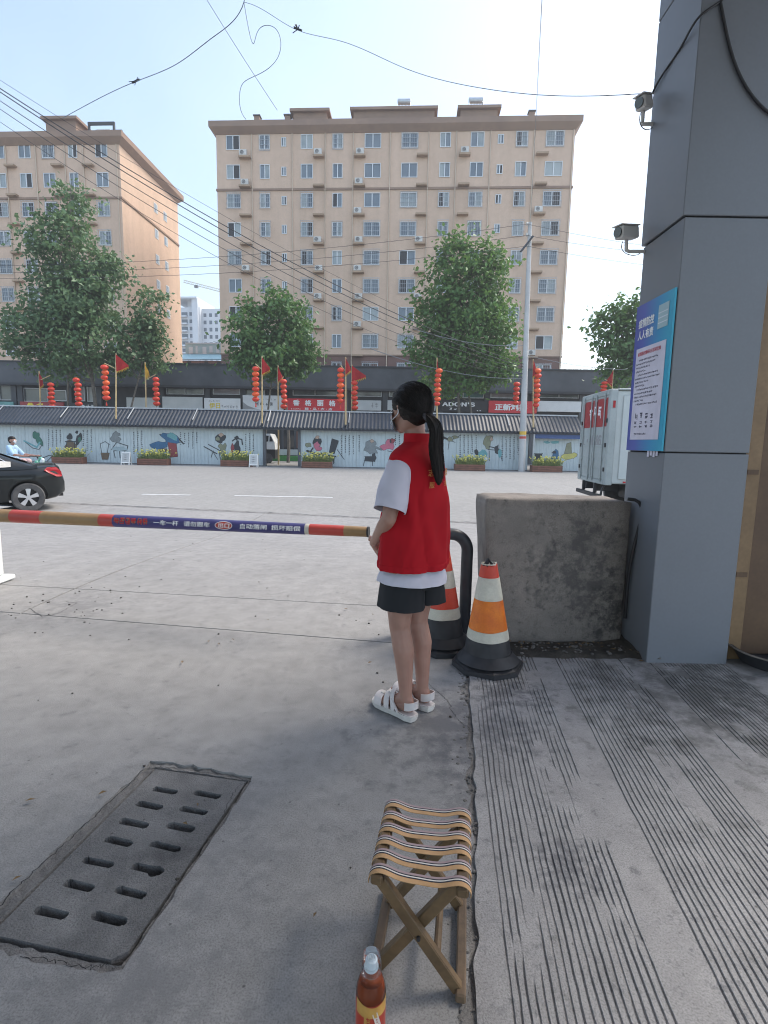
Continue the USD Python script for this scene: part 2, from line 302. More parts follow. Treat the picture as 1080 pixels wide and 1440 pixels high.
mat('alloy', (.68, .69, .71), rough=.28, metal=.85)
mat('tyre', (.05, .05, .052), (.085, .083, .082), rough=.85, scale=8.)
mat('tail_lamp', (.36, .008, .014), rough=.28)
mat('black_plastic', (.018, .018, .02), rough=.5)
mat('truck_white', (.36, .39, .38), (.28, .31, .30), rough=.5, scale=1.2, fine=.05, fscale=12)
mat('truck_side', (.47, .50, .485), (.40, .43, .41), rough=.5, scale=1.)
mat('white_paint', (.72, .73, .71), (.62, .63, .61), rough=.45, scale=2.)
mat('silver_paint', (.60, .60, .59), rough=.4)
mat('pillar_panel', (.158, .172, .193), (.146, .159, .18), rough=.42, scale=.8, fine=.05, fscale=70)
mat('joint_black', (.01, .01, .011), rough=.8)
mat('wood_brown', (.235, .15, .075), (.17, .105, .05), rough=.6, scale=3., fine=.12, fscale=40)
mat('wood_dark', (.12, .07, .035), (.09, .05, .026), rough=.6, scale=3., fine=.12, fscale=40)
mat('rim_metal', (.30, .28, .25), (.20, .18, .16), rough=.4, metal=.5, scale=20)
mat('cone_red', (.62, .075, .035), (.52, .05, .03), rough=.5, scale=9., fine=.1, fscale=90)
mat('cone_orange', (.74, .20, .015), (.60, .13, .015), rough=.45, scale=9., fine=.12, fscale=120)
mat('cone_white', (.60, .58, .49), (.48, .46, .39), rough=.5, scale=12., fine=.1, fscale=140)
mat('cone_black', (.014, .015, .019), (.03, .03, .034), rough=.55, scale=10., bump=.3, bscale=60)
mat('pipe_dark', (.022, .024, .03), (.04, .043, .05), rough=.45, scale=9.)
mat('boom_tan', (.30, .19, .085), (.24, .145, .065), rough=.45, scale=6.)
mat('boom_red', (.44, .055, .04), rough=.4)
mat('boom_blue', (.045, .04, .15), (.035, .032, .12), rough=.45, scale=8.)
mat('vest_red', (.40, .008, .016), (.34, .006, .013), rough=.85, scale=5., spec=.2, bump=.12, bscale=600, bdist=.001, fine=.06, fscale=500)
mat('tee_white', (.56, .54, .62), (.50, .485, .56), rough=.85, scale=6., bump=.12, bscale=700, bdist=.001)
mat('shorts_black', (.008, .009, .012), rough=.85, bump=.2, bscale=400, bdist=.001, scale=5.)
mat('skin', (.34, .195, .15), (.295, .165, .125), rough=.5, scale=14., subsurface_weight=.06, subsurface_scale=.02)
mat('mask_white', (.62, .68, .74), rough=.8)
mat('sandal_white', (.66, .61, .60), (.58, .54, .53), rough=.6, scale=12., bump=.1, bscale=200)
mat('sole_white', (.62, .60, .57), (.50, .48, .46), rough=.7, scale=16.)
mat('print_gold', (.55, .22, .06), rough=.7)
mat('tie_dark', (.03, .028, .035), rough=.6)
mat('stool_wood', (.16, .10, .048), (.10, .062, .03), rough=.5, scale=9., fine=.2, fscale=60)
mat('stool_wood_dark', (.15, .10, .06), (.10, .068, .042), rough=.6, scale=9., fine=.2, fscale=60)
mat('strap_tan', (.46, .28, .14), (.38, .23, .11), rough=.8, scale=20., bump=.3, bscale=900, bdist=.0008)
mat('strap_dark', (.035, .035, .045), rough=.8)
mat('strap_white', (.68, .66, .62), rough=.8)
mat('strap_mauve', (.33, .25, .26), rough=.8)
mat('tea', (.30, .06, .015), (.24, .045, .012), rough=.1, scale=20., spec=.6)
mat('tea_label', (.30, .028, .02), (.36, .04, .02), rough=.3, scale=20.)
mat('label_gold', (.52, .30, .07), (.42, .22, .05), rough=.35, scale=20.)
mat('label_pale', (.62, .56, .50), rough=.4)
mat('cap_white', (.66, .72, .76), rough=.3)
clearmat('clear_plastic', (.93, .95, .96), 1.42, .06)
mat('notice_white', (.62, .60, .70), rough=.4, scale=5.)
mat('notice_text', (.06, .06, .10), rough=.6)
mat('notice_red', (.50, .06, .08), rough=.6)
mat('canopy_paint', (.48, .465, .44), rough=.7)
mat('stone', (.17, .16, .15), (.10, .095, .09), rough=.9, scale=30.)
mat('far_white', (.55, .58, .60), (.49, .52, .55), rough=.8, scale=.1)
mat('far_glass', (.10, .13, .16), rough=.2)
mat('crane_steel', (.45, .40, .30), rough=.6)
mat('blue_sheet', (.12, .24, .33), (.09, .20, .28), rough=.5, scale=.5)
mat('mint_sheet', (.34, .47, .50), (.28, .40, .44), rough=.6, scale=.7)
mat('shirt_blue', (.34, .50, .66), rough=.8)
mat('trouser_pink', (.55, .40, .40), rough=.8)
mat('scooter_teal', (.10, .32, .24), rough=.3, coat_weight=.6)
mat('turf_green', (.08, .28, .07), rough=.9)
mat('band_red', (.42, .06, .04), rough=.6)
mat('brake_yellow', (.60, .42, .04), rough=.6)
mat('dry_leaf', (.20, .13, .06), (.12, .08, .04), rough=.8, scale=30.)
mat('line_paint', (.60, .61, .61), (.42, .43, .44), rough=.8, scale=4.)
def hairmat():
    MATS['hair'] = usdkit.material(stage, '/World/Looks/hair', {'tc': ('texture_coordinate', {}), 'mp': ('mapping', {'mapping_type': 'point', 'scale': (160., 160., 8.)}), 'n': ('noise_texture', {'scale': 1., 'detail': 3.}), 'r': ('rgb_ramp', {'ramp': [(.3, (.0035, .003, .003)), (.7, (.016, .0115, .0105))]}),
        'b': ('bump', {'strength': .5, 'distance': .004}), 'p': ('principled_bsdf', {'roughness': .55, 'specular_ior_level': .25})}, [('tc.object', 'mp.vector'), ('mp.vector', 'n.vector'), ('n.fac', 'r.fac'), ('r.color', 'p.base_color'), ('n.fac', 'b.height'), ('b.normal', 'p.normal')], surface='p.BSDF')
hairmat()
def noticemat():                                    # printed sheet: blue at its upper left to cyan at its right
    MATS['notice_blue'] = usdkit.material(stage, '/World/Looks/notice_blue', {'tc': ('texture_coordinate', {}), 's': ('separate_xyz', {}), 'm': ('map_range', {'from_min': 0., 'from_max': .47, 'to_min': 0., 'to_max': 1.}), 'r': ('rgb_ramp', {'ramp': [(0., (.03, .33, .48)), (.3, (.03, .25, .45)), (.75, (.075, .10, .35)), (1., (.06, .075, .29))]}), 'p': ('principled_bsdf', {'roughness': .35})},
        [('tc.object', 's.vector'), ('s.y', 'm.value'), ('m.result', 'r.fac'), ('r.color', 'p.base_color')], surface='p.BSDF')
noticemat()

# ================================================================== SETTING
rng = np.random.default_rng(7)
def grid_slab(c4, nx, ny, drop=.09, lift=0.):
    """slab with corners c4 (near-left, near-right, far-right, far-left) that follows the fall of the ground"""
    A, B, C, D = [np.array(p[:2], float) for p in c4]; top = []
    for j in range(ny + 1):
        v = j / ny
        for i in range(nx + 1):
            u = i / nx; p = (A * (1 - u) + B * u) * (1 - v) + (D * (1 - u) + C * u) * v; top.append((p[0], p[1], float(g(p[1])) + lift))
    top = np.array(top); n = nx + 1; F = []
    for j in range(ny):
        for i in range(nx):
            a = j * n + i; F += [(a, a + 1, a + n + 1), (a, a + n + 1, a + n)]
    ring = list(range(n)) + [j * n + nx for j in range(1, ny + 1)] + [ny * n + i for i in range(nx - 1, -1, -1)] + [j * n for j in range(ny - 1, 0, -1)]
    k = len(top); low = top[ring] - V(0, 0, drop); vv = np.vstack([top, low]); m = len(ring)
    for q in range(m):
        a, b = ring[q], ring[(q + 1) % m]; F += [(b, a, k + q), (b, k + q, k + (q + 1) % m)]
    return trimesh.Trimesh(vv, np.array(F), process=False)
# open ground under everything, out to the horizon
ys = np.r_[-60, -20, np.linspace(3, 12, 19), 60, 200, 640]; xs = np.r_[-500, -200, -60, -20, 0, 20, 60, 200, 500]
gv = np.array([(x, y, float(g(y)) - .12) for y in ys for x in xs]); nx = len(xs)
gf = np.array([t for j in range(len(ys) - 1) for i in range(nx - 1) for a in [j * nx + i] for t in ((a, a + 1, a + nx + 1), (a, a + nx + 1, a + nx))])
solo('ground', (gv, gf), 'far_ground', kind='structure')
# the driveway: joints measured in the picture
J2 = lambda x: 3.458 + (x - .016) * (3.882 - 3.458) / (-2.598 - .016)
J1 = lambda x: 4.264 + (x + .045) * (4.729 - 4.264) / (-3.54 + .045)
GUT = lambda x: 11.17 + (x - 2.111) * (12.666 - 11.17) / (-5.182 - 2.111)
edge_pts = [(.17, .3), (.215, .8), (.249, 1.074), (.33, 1.55), (.40, 2.0), (.431, 2.223), (.49, 2.7), (.53, 2.96), (.585, 3.30)]
ER = spline([(x, y, 0) for x, y in edge_pts], 70)
ERx = lambda y: float(np.interp(y, ER[:, 1], ER[:, 0]))
er2 = np.random.default_rng(3)
ragged = [(x - .035 - .010 * er2.random() - .05 * (meshkit.noise(V(0, y * 9, 0)) - .5), y) for x, y, _ in ER]
GA = math.radians(-10.2)                            # heading of the drain
gd = V(-.8, 1.62, 0); ge = V(cos(GA), sin(GA), 0); gn = V(-sin(GA), cos(GA), 0)
GW, GL = .40, .755
def gp(u, v): return tuple((gd + ge * u + gn * v)[:2])
rr = np.random.default_rng(5)
outer = []
for (u0, v0), (u1, v1), k, wob in (((-.265, -.425), (.215, -.42), 14, .014), ((.226, -.40), (.224, .40), 22, .008), ((.215, .415), (-.215, .43), 14, .02), ((-.25, .42), (-.268, -.40), 22, .016)):
    for t in np.linspace(0, 1, k, False): outer.append(gp(u0 + (u1 - u0) * t + rr.normal(0, wob * .35), v0 + (v1 - v0) * t + rr.normal(0, wob * .35)))
hole = Polygon(outer).buffer(-.002)
drive = solo('driveway', grid_slab([(-9, -8), (2.2, -8), (2.2, 12), (-9, 13)], 10, 60, drop=.3, lift=-.05), 'dirt', kind='structure')
near = Polygon([(-9, -8), (.1, -8), (.1, .2)] + ragged + [(ragged[-1][0], J2(ragged[-1][0]) - .006), (-9, J2(-9) - .006)]).difference(hole)
part(drive, 'slab', moved(polys(near, .09), (0, 0, -.09)), 'drive_cement')
LX = -2.79
for x0, x1, yl, yh, nx_, ny_ in ((-9, LX - .008, J2, J1, 8, 3), (LX + .008, 1.7, J2, J1, 8, 3), (-9, LX - .008, J1, GUT, 8, 40), (LX + .008, 2.6, J1, GUT, 8, 40)):
    a = .006
    part(drive, 'slab', grid_slab([(x0, yl(x0) + a), (x1, yl(x1) + a), (x1, yh(x1) - a), (x0, yh(x0) - a)], nx_, ny_), 'drive_cement', smooth=20)
part(drive, 'slab', grid_slab([(2.612, 3.9), (14, 3.9), (14, GUT(14) - .02), (2.612, GUT(2.612) - .02)], 6, 30), 'road_cement', smooth=20)
# broken strip of earth between driveway and ramp
sp = []; sf = []
for j, (x, y, _) in enumerate(ER):
    for i, u in enumerate(np.linspace(-.095, .035, 9)):
        h = -.013 + .014 * meshkit.fbm(V((x + u) * 28, y * 28, 0), 3); sp.append((x + u, y, h))
for j in range(len(ER) - 1):
    for i in range(8): a = j * 9 + i; sf += [(a, a + 1, a + 10), (a, a + 10, a + 9)]
solo('dirt_strip', (np.array(sp), np.array(sf)), 'mortar', kind='structure', smooth=50)
# grooved ramp: parallel grooves scored in three bands
az = math.radians(6.55); dS = V(cos(az), -sin(az), 0); dT = V(sin(az), cos(az), 0)
rs = np.random.default_rng(11); GR = [(c, b) for b, (s0, s1) in enumerate(((.205, .592), (.738, 1.166), (1.325, 1.80))) for c in np.arange(s0, s1, .0213)]
S = sorted(set([.05, .1, .15, .18, .64, .69, 1.2, 1.26, 1.30, 1.9, 2.1, 2.5, 3.2] + [round(c + k, 5) for c, _ in GR for k in (-.0037, -.0018, .0018, .0037)]))
T = np.linspace(.45, 3.42, 150); vs = []; S = np.array(S); cen = np.array([c for c, _ in GR]); gid = rs.random(len(GR))
near_g = [int(np.argmin(abs(cen - s))) for s in S]
for t in T:
    for s, k in zip(S, near_g):
        w = .0022 * math.sin(t * 2.1 + cen[k] * 3) + .004 * (meshkit.noise(V(t * 5, cen[k] * 16, 3)) - .5) + .0026 * (meshkit.noise(V(t * 24, cen[k] * 40, 5)) - .5)
        d = abs(s - cen[k]); wear = meshkit.fbm(V(t * 3.1, cen[k] * 6.5, 1), 3); edge_fade = np.clip((wear - .33 + .10 * (gid[k] - .5)) * 16, .0, 1) * (.5 + .5 * gid[k] + .6 * meshkit.noise(V(t * 13, cen[k] * 30, 8)))
        z = -.0056 * edge_fade if d < .003 else 0.
        z += .004 * (meshkit.fbm(V(s * 5, t * 5, 9), 2) - .5)
        p = dS * (s + w) + dT * t; x, y = p[0], p[1]
        if s <= .15: x = max(x, ERx(y) + .012 + .022 * meshkit.noise(V(y * 14, 1, 0)) - .03 * (s < .12))
        if s <= .06: z -= .05
        vs.append((x, y, z + .006))
nS = len(S); fs = [q for j in range(len(T) - 1) for i in range(nS - 1) for a in [j * nS + i] for q in ((a, a + 1, a + nS + 1), (a, a + nS + 1, a + nS))]
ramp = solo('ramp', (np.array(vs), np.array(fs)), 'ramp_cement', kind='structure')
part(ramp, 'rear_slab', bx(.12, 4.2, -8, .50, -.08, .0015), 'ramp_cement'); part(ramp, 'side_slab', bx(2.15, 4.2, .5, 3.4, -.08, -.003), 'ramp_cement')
# street
gx = lambda x: GUT(x)
road = solo('road', trimesh.util.concatenate([grid_slab([(-70, GUT(-70) + .25), (60, GUT(60) + .25), (60, 34.02), (-70, 34.02)], 20, 4, drop=.06, lift=0.)]), 'road_cement', kind='structure')
gut = []; gq = []; XX = np.linspace(-12, 8, 160)
for j, x in enumerate(XX):
    for i, u in enumerate(np.linspace(-.03, .27, 7)):
        gut.append((x, GUT(x) + u, -.35 - .035 + .075 * meshkit.fbm(V(x * 2.2, u * 7, 2), 4) - (.03 if i in (0, 6) else 0)))
for j in range(len(XX) - 1):
    for i in range(6): a = j * 7 + i; gq += [(a, a + 7, a + 8), (a, a + 8, a + 1)]
solo('gutter', (np.array(gut), np.array(gq)), 'mortar', kind='structure', smooth=40)
for k, (xa, xb, yy) in enumerate(((200, 272, 695), (-150, 60, 693), (330, 470, 697), (690, 800, 701))):
    a, b = G(xa, yy), G(xb, yy); solo('lane_line', bx(a[0], b[0], a[1] - .07, a[1] + .07, -.35, -.346), 'line_paint', kind='structure')
solo('pavement', trimesh.util.concatenate([bx(-70, 60, 34.05, 70, -.5, -.33)]), 'road_cement', kind='structure')

rk = np.random.default_rng(77)
for pl, wdt in (([(-5, 1276), (60, 1215), (120, 1160), (165, 1118), (204, 1082), (230, 1079)], .004), ([(204, 1082), (245, 1080), (270, 1087), (298, 1086), (330, 1093), (352, 1099)], .003), ([(30, 1345), (75, 1352), (120, 1362), (150, 1358)], .003), ([(40, 855), (60, 868), (84, 862), (108, 848), (92, 846)], .006), ([(340, 1100), (322, 1128), (312, 1150)], .003), ([(600, 960), (630, 985), (640, 1010), (668, 1030)], .003)):
    Q = np.array([G(*q) for q in pl]); Q = np.concatenate([np.linspace(p, q, 12, endpoint=False) for p, q in zip(Q, Q[1:])] + [Q[-1:]]); Q[:, :2] += rk.normal(0, .0035, (len(Q), 2)); w = wdt * (.35 + .65 * rk.random(len(Q))); T2 = np.gradient(Q, axis=0); nn = np.stack([-T2[:, 1], T2[:, 0], 0 * w], 1); nn /= np.linalg.norm(nn, axis=1)[:, None] + 1e-9
    v = np.vstack([Q - nn * w[:, None] / 2, Q + nn * w[:, None] / 2]); v[:, 2] = g(v[:, 1]) + .0015; n = len(Q); part(drive, 'crack', trimesh.Trimesh(v, [q for i in range(n - 1) for q in ((i, i + 1, n + i + 1), (i, n + i + 1, n + i))], process=False), 'joint_black')

# ------------------------------------------------------------------ drain in the driveway
drain = thing('drain_cover', 'rectangular grey concrete drain cover with two rows of seven slots set in the driveway', 'drain cover', gd)
def gl(m): return rotz(m, math.degrees(GA))
cov = Polygon([(-GW / 2, -GL / 2 + .02), (-GW / 2 + .015, -GL / 2), (GW / 2 - .03, -GL / 2), (GW / 2, -GL / 2 + .03), (GW / 2, GL / 2), (-GW / 2, GL / 2)])
sl = []; r4 = np.random.default_rng(8)
for c, du in ((0, -.088), (1, .085)):
    for k in range(7):
        v = -.27 + k * .0905 + r4.normal(0, .003) + (.0 if c else -.012)
        e = LineString([(du - .040 + r4.normal(0, .003), v + .002), (du + .040 + r4.normal(0, .003), v - .002)]).buffer(.0145 + r4.normal(0, .001), 6)
        if (c, k) == (1, 2): e = e.union(Point(du + .025, v - .004).buffer(.022, 6))
        sl.append(Polygon([(x + r4.normal(0, .0012), y + r4.normal(0, .0012)) for x, y in e.exterior.coords[:-1]]).buffer(0))
cm = trimesh.util.concatenate(polys(cov.difference(union_all(sl)), .05)); part(drain, 'cover', gl(moved(cm, (0, 0, -.056))), 'drain_cement')
su, sq = [], []
N_ = 260; ang = np.linspace(0, 1, N_, False)
oc = Polygon([tuple(((V(x, y, 0) - gd) @ np.stack([ge, gn, V(0, 0, 1)]).T)[:2]) for x, y in outer]); ic = sbox(-GW / 2 - .006, -GL / 2 - .006, GW / 2 + .006, GL / 2 + .006)
ro = [oc.exterior.interpolate(t, normalized=True) for t in ang]; 
for p in ro:
    q = ic.exterior.interpolate(ic.exterior.project(p)); 
    for i, u in enumerate(np.linspace(0, 1, 6)):
        x, y = p.x * (1 - u) + q.x * u, p.y * (1 - u) + q.y * u
        su.append((x, y, (-.004, -.012, -.009, -.012, -.008, -.03)[i] + .016 * (meshkit.fbm(V(x * 34, y * 34, 1), 3) - .5) * (i not in (0,))))
for j in range(N_):
    for i in range(5):
        a, b = j * 6 + i, ((j + 1) % N_) * 6 + i; sq += [(a, a + 1, b + 1), (a, b + 1, b)]
t_ = trimesh.Trimesh(np.array(su), np.array(sq), process=False); t_.fix_normals()
if t_.face_normals[:, 2].mean() < 0: t_.invert()
part(drain, 'mortar_bed', gl(t_), 'mortar', smooth=50)
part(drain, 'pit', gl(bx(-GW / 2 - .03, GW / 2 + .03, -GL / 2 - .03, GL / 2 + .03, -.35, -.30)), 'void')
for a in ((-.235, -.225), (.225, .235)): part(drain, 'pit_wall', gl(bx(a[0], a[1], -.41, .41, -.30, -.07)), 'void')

# ------------------------------------------------------------------ trees
def leaves(blobs, n, size, seed, spread=.42, droop=.2):
    r = np.random.default_rng(seed); vol = np.array([b[3] * b[4] * b[5] for b in blobs]) ** .72; vol /= vol.sum(); Q = []
    for b, w in zip(blobs, vol):
        k = max(6, int(n * w / 34)); d = r.normal(size=(k, 3)); d /= np.linalg.norm(d, axis=1)[:, None]
        c = np.array(b[:3]) + d * np.array(b[3:6]) * (r.random((k, 1)) ** .42)
        m = int(n * w / k); sg = spread * (0.6 + .8 * r.random((k, 1, 1)))
        Q.append((c[:, None] + r.normal(size=(k, m, 3)) * sg * np.array([1, 1, .7])).reshape(-1, 3))
    C = np.vstack(Q); n = len(C); ctr = np.average([b[:3] for b in blobs], axis=0, weights=vol)
    out = C - ctr; out /= np.linalg.norm(out, axis=1)[:, None] + 1e-9
    nn = r.normal(size=(n, 3)) * .75 + out * .45 + V(0, 0, .55); nn /= np.linalg.norm(nn, axis=1)[:, None]
    t = np.cross(nn, r.normal(size=(n, 3))); t /= np.linalg.norm(t, axis=1)[:, None]; b = np.cross(nn, t)
    s = size * (.6 + .8 * r.random((n, 1))); fold = nn * s * .18
    P = np.stack([C - t * s, C - b * s * .62 + fold * .3 - V(0, 0, droop * .1), C + t * s * 1.1 - V(0, 0, droop) * s, C + b * s * .62 + fold], 1)
    i = np.arange(n) * 4; F = np.vstack([np.stack([i, i + 1, i + 2], 1), np.stack([i, i + 2, i + 3], 1)])
    return trimesh.Trimesh(P.reshape(-1, 3), F, process=False)
def tree(label, foot_px, Y, blobs_px, n, size, seed, leaf, stems=None, group=None, spread=.42):
    k = Y / FPX; f0 = AY(foot_px, 622, Y); f0[2] = -.35; B = []
    r = np.random.default_rng(seed)
    for x, y, rx, ry in blobs_px:
        p = AY(x, y, Y); B.append((p[0], p[1] + r.normal(0, .25) * rx * k * .9, p[2], rx * k, (rx + ry) * .45 * k, ry * k))
    root = thing('tree', label, 'tree', f0, group=group)
    T = []; top = max(B, key=lambda b: b[2])
    for sx, rad in (stems or [(foot_px, .16)]):
        a = AY(sx, 622, Y); a[2] = -.35; m_ = a * .5 + V(top[0], top[1], top[2]) * .5; m_[0] = .6 * a[0] + .4 * top[0]; m_[2] = a[2] + .45 * (top[2] - a[2])
        P = spline([a, a + V(.05, .02, .3 * (m_[2] - a[2])), m_, V(top[0] * .8 + a[0] * .2, top[1], top[2])], 14); T.append(tube(P, np.linspace(rad, rad * .16, 14), 8))
        for b in B:
            t = np.clip((b[2] - b[5] * .8 - P[0][2]) / (P[-1][2] - P[0][2]), .12, .85); q = P[int(t * 13)]
            e = V(*b[:3]) + r.normal(size=3) * .3; T.append(tube(spline([q, q * .5 + e * .5 + V(0, 0, -.3), e], 8), np.linspace(rad * .4, .012, 8), 6))
            for _ in range(3): h = e + r.normal(size=3) * np.array(b[3:6]) * .55; T.append(tube([e * .7 + q * .3, h * .5 + e * .5 + V(0, 0, .1), h], np.linspace(rad * .17, .008, 3), 5))
    part(root, 'trunk', T, 'bark', smooth=60, world=True)
    part(root, 'crown', leaves(B, n, size, seed, spread), leaf, world=True)
    return root
TG = 'street trees behind the mural wall'
tree('tallest leafy green tree, pointed crown in front of the left apartment block', 137, 40.5, [(98, 275, 16, 24), (96, 312, 32, 34), (92, 352, 46, 36), (105, 385, 58, 40), (85, 425, 68, 40), (125, 430, 52, 40), (70, 468, 55, 36), (120, 478, 62, 40), (38, 488, 30, 18), (90, 510, 58, 22), (150, 385, 26, 40)], 15500, .16, 21, 'leaf_soft', [(137, .17), (96, .10)], TG, .5)
tree('smaller loose leafy tree beside the tallest tree, against the left apartment end wall', 176, 41.5, [(215, 432, 20, 24), (195, 470, 28, 30), (222, 470, 18, 26), (180, 505, 38, 24), (212, 505, 26, 18)], 3600, .16, 22, 'leaf_soft', [(176, .11)], TG, .42)
tree('round green street tree left of the red banner shop, before the tan apartment block', 405, 40, [(392, 420, 20, 22), (398, 450, 36, 28), (352, 442, 22, 22), (352, 478, 30, 32), (400, 485, 46, 34), (372, 510, 42, 24), (425, 500, 24, 24), (345, 500, 18, 14), (405, 525, 26, 16)], 8200, .16, 23, 'leaf_dark', [(372, .10), (405, .13)], TG, .42)
tree('tall broad green tree beside the concrete utility pole', 648, 39, [(640, 348, 20, 24), (685, 352, 15, 18), (640, 385, 34, 28), (688, 388, 26, 28), (625, 420, 38, 32), (680, 425, 40, 32), (612, 455, 34, 28), (660, 465, 52, 34), (700, 470, 26, 30), (615, 495, 38, 26), (670, 505, 50, 28), (640, 535, 52, 20), (700, 520, 24, 24)], 15000, .16, 24, 'leaf_fresh', [(645, .13), (664, .10)], TG, .45)
tree('leafy tree behind the box truck, partly hidden by the grey pillar', 884, 38, [(875, 440, 20, 22), (848, 465, 22, 22), (888, 465, 26, 30), (850, 490, 24, 14), (880, 505, 34, 28), (862, 530, 20, 16), (905, 450, 22, 40), (910, 500, 26, 40)], 5200, .16, 25, 'leaf_dark', [(884, .14)], TG, .4)

# ------------------------------------------------------------------ apartment blocks
def window_mesh(root, s0, s1, z0, z1, r, grille=None, split=2, y=0.):
    """frame standing in the wall, with panes; grille: a cage of bars standing out from the wall"""
    w, h, t = s1 - s0, z1 - z0, .07; F = [bx(s0, s0 + t, y - .05, y + .09, z0, z1), bx(s1 - t, s1, y - .05, y + .09, z0, z1), bx(s0 + t, s1 - t, y - .048, y + .09, z1 - t, z1), bx(s0 + t, s1 - t, y - .048, y + .09, z0, z0 + t)]
    for k in range(1, split): x = s0 + w * k / split; F.append(bx(x - .05, x + .05, y - .04, y + .07, z0 + t, z1 - t))
    win = part(root, 'window', F, 'white_frame')
    op = r.integers(0, split) if r.random() < .3 else -1
    for k in range(split):
        a, b = s0 + w * k / split, s0 + w * (k + 1) / split
        part(win, 'pane', bx(a + .04, b - .04, y + .02 + .012 * k, y + .03 + .012 * k, z0 + .05, z1 - .05), 'open_dark' if k == op else ('curtain_pane' if r.random() < .38 else 'pane'))
    if grille:
        d = grille; Gm = []
        n = max(3, int(w / .2))
        for k in range(n + 1): x = s0 - .05 + (w + .1) * k / n; Gm.append(bx(x - .012, x + .012, y - d - .012, y - d + .012, z0 - .1, z1 + .1))
        for z in (z0 - .1, z0 + .32 * h, z0 + .66 * h, z1 + .1):
            Gm.append(bx(s0 - .06, s1 + .06, y - d - .015, y - d + .015, z - .014, z + .014))
            for x in (s0 - .05, s1 + .05): Gm.append(bx(x - .012, x + .012, y - d + .015, y - .02, z - .012, z + .012))
        part(win, 'grille', Gm, 'bar_steel')
def apartment(label, P, name_group, s0, s1, depth, ztop, cols, rows, ledges, pipes, brown, seed, roofs=(), side=()):
    r = np.random.default_rng(seed); O = P.O; zb = -.35 - O[2]
    root = thing('apartment_building', label, 'building', O, P.deg, group=None)
    H = [(a, b, z0, z1) for (a, b, sp, dz) in cols for k, zc in enumerate(rows) for z0, z1 in [(zc - dz / 2, zc + dz / 2)]]
    def facade(zl, zh, nm, m):
        W = sbox(s0, zl, s1, zh); cut = [sbox(a, z0, b, z1) for a, b, z0, z1 in H if z0 > zl and z1 < zh]
        front = xz(polys(W.difference(union_all(cut)) if cut else W, .25), .25)
        return front
    zbrown = brown
    part(root, 'wall', [facade(zbrown, ztop, 0, 0), bx(s0, s1, depth - .25, depth, zbrown, ztop), bx(s0, s0 + .25, .25, depth - .25, zbrown, ztop), bx(s1 - .25, s1, .25, depth - .25, zbrown, ztop)], 'stucco')
    part(root, 'lower_wall', bx(s0 + .02, s1 - .02, .03, depth - .02, zb, zbrown - .002), 'brown_tile')
    part(root, 'interior', bx(s0 + .4, s1 - .4, .45, depth - .4, zbrown + .1, ztop - .3), 'void')
    bz = rows[2] + 1.15 if len(rows) > 2 else 0
    part(root, 'belt_course', [bx(s0 - .10, s1 + .10, -.10, -.003, bz - .11, bz + .11), bx(s1 + .003, s1 + .10, 0, depth, bz - .108, bz + .108), bx(s0 - .10, s0 - .003, 0, depth, bz - .108, bz + .108)], 'stucco_trim')
    part(root, 'base_course', bx(s0 - .05, s1 + .05, -.08, -.003, zbrown - .07, zbrown + .08), 'stucco_trim')
    o = .62; c1 = np.array([(s0 - .06, -.06), (s1 + .06, -.06), (s1 + .06, depth + .06), (s0 - .06, depth + .06)]); c2 = np.array([(s0 - o, -o), (s1 + o, -o), (s1 + o, depth + o), (s0 - o, depth + o)])
    part(root, 'cornice', loft([np.c_[c1, [ztop - .5] * 4], np.c_[c2, [ztop + .05] * 4], np.c_[c2, [ztop + .62] * 4]]), 'stucco_trim')
    for a, b, y0, y1, h in roofs:
        rh = part(root, 'roof_house', bx(a, b, y0, y1, ztop + .62, ztop + h), 'stucco_trim'); part(rh, 'roof_house_cap', bx(a - .35, b + .35, y0 - .35, y1 + .35, ztop + h + .002, ztop + h + .28), 'stucco_trim')
    for (a, b, sp, dz) in cols:
        for k, zc in enumerate(rows):
            gr = .22 if (2 <= k <= 6 and dz > 1 and r.random() < .55) else (.06 if dz > 1 and r.random() < .3 and k != 1 else None)
            window_mesh(root, a, b, zc - dz / 2, zc + dz / 2, r, gr, sp)
    for a, b in ((c[0], c[1]) for c in cols if c[3] > 1):   # half-hidden row in the brown storey
        window_mesh(root, a, b, rows[-1] - 2.95 - .6, rows[-1] - 2.95 + .55, r, .12, 2, y=.0)
    for a, b in ledges:
        for k, zc in enumerate(rows):
            z = zc - 1.62; part(root, 'ledge', cb(a, b, -.55, .02, z - .10, z + .10, .02), 'ledge')
    for x in pipes:
        part(root, 'drain_pipe', cyl((x, -.07, zbrown - 3), (x, -.07, ztop - .5), .055, n=8), 'pipe_cream', smooth=True)
    for (y0, y1, zc, hh) in side:
        w = part(root, 'window', [bx(s1 - .02, s1 + .04, y0, y1, zc - hh, zc + hh)], 'white_frame'); part(w, 'pane', bx(s1 + .041, s1 + .05, y0 + .08, (y0 + y1) / 2 - .03, zc - hh + .08, zc + hh - .08), 'pane'); part(w, 'pane', bx(s1 + .041, s1 + .05, (y0 + y1) / 2 + .03, y1 - .08, zc - hh + .08, zc + hh - .08), 'curtain_pane')
    return root
PM = Plane(AY(560, 622, 62) * V(1, 1, 0), -3.2)
sz = PM
zt = sz(326, 199)[1]; zl = (sz(523, 198)[1] - sz(520, 480)[1]) / 7
rows = [sz(523, 198)[1] - zl * k for k in range(8)]
S0 = sz(304, 200)[0]; S1 = sz(808, 200)[0]; ZT = sz(560, 179)[1]; ZB = sz(560, 500)[1]
def colspan(a, b, y=198): return sz(a, y)[0], sz(b, y)[0]
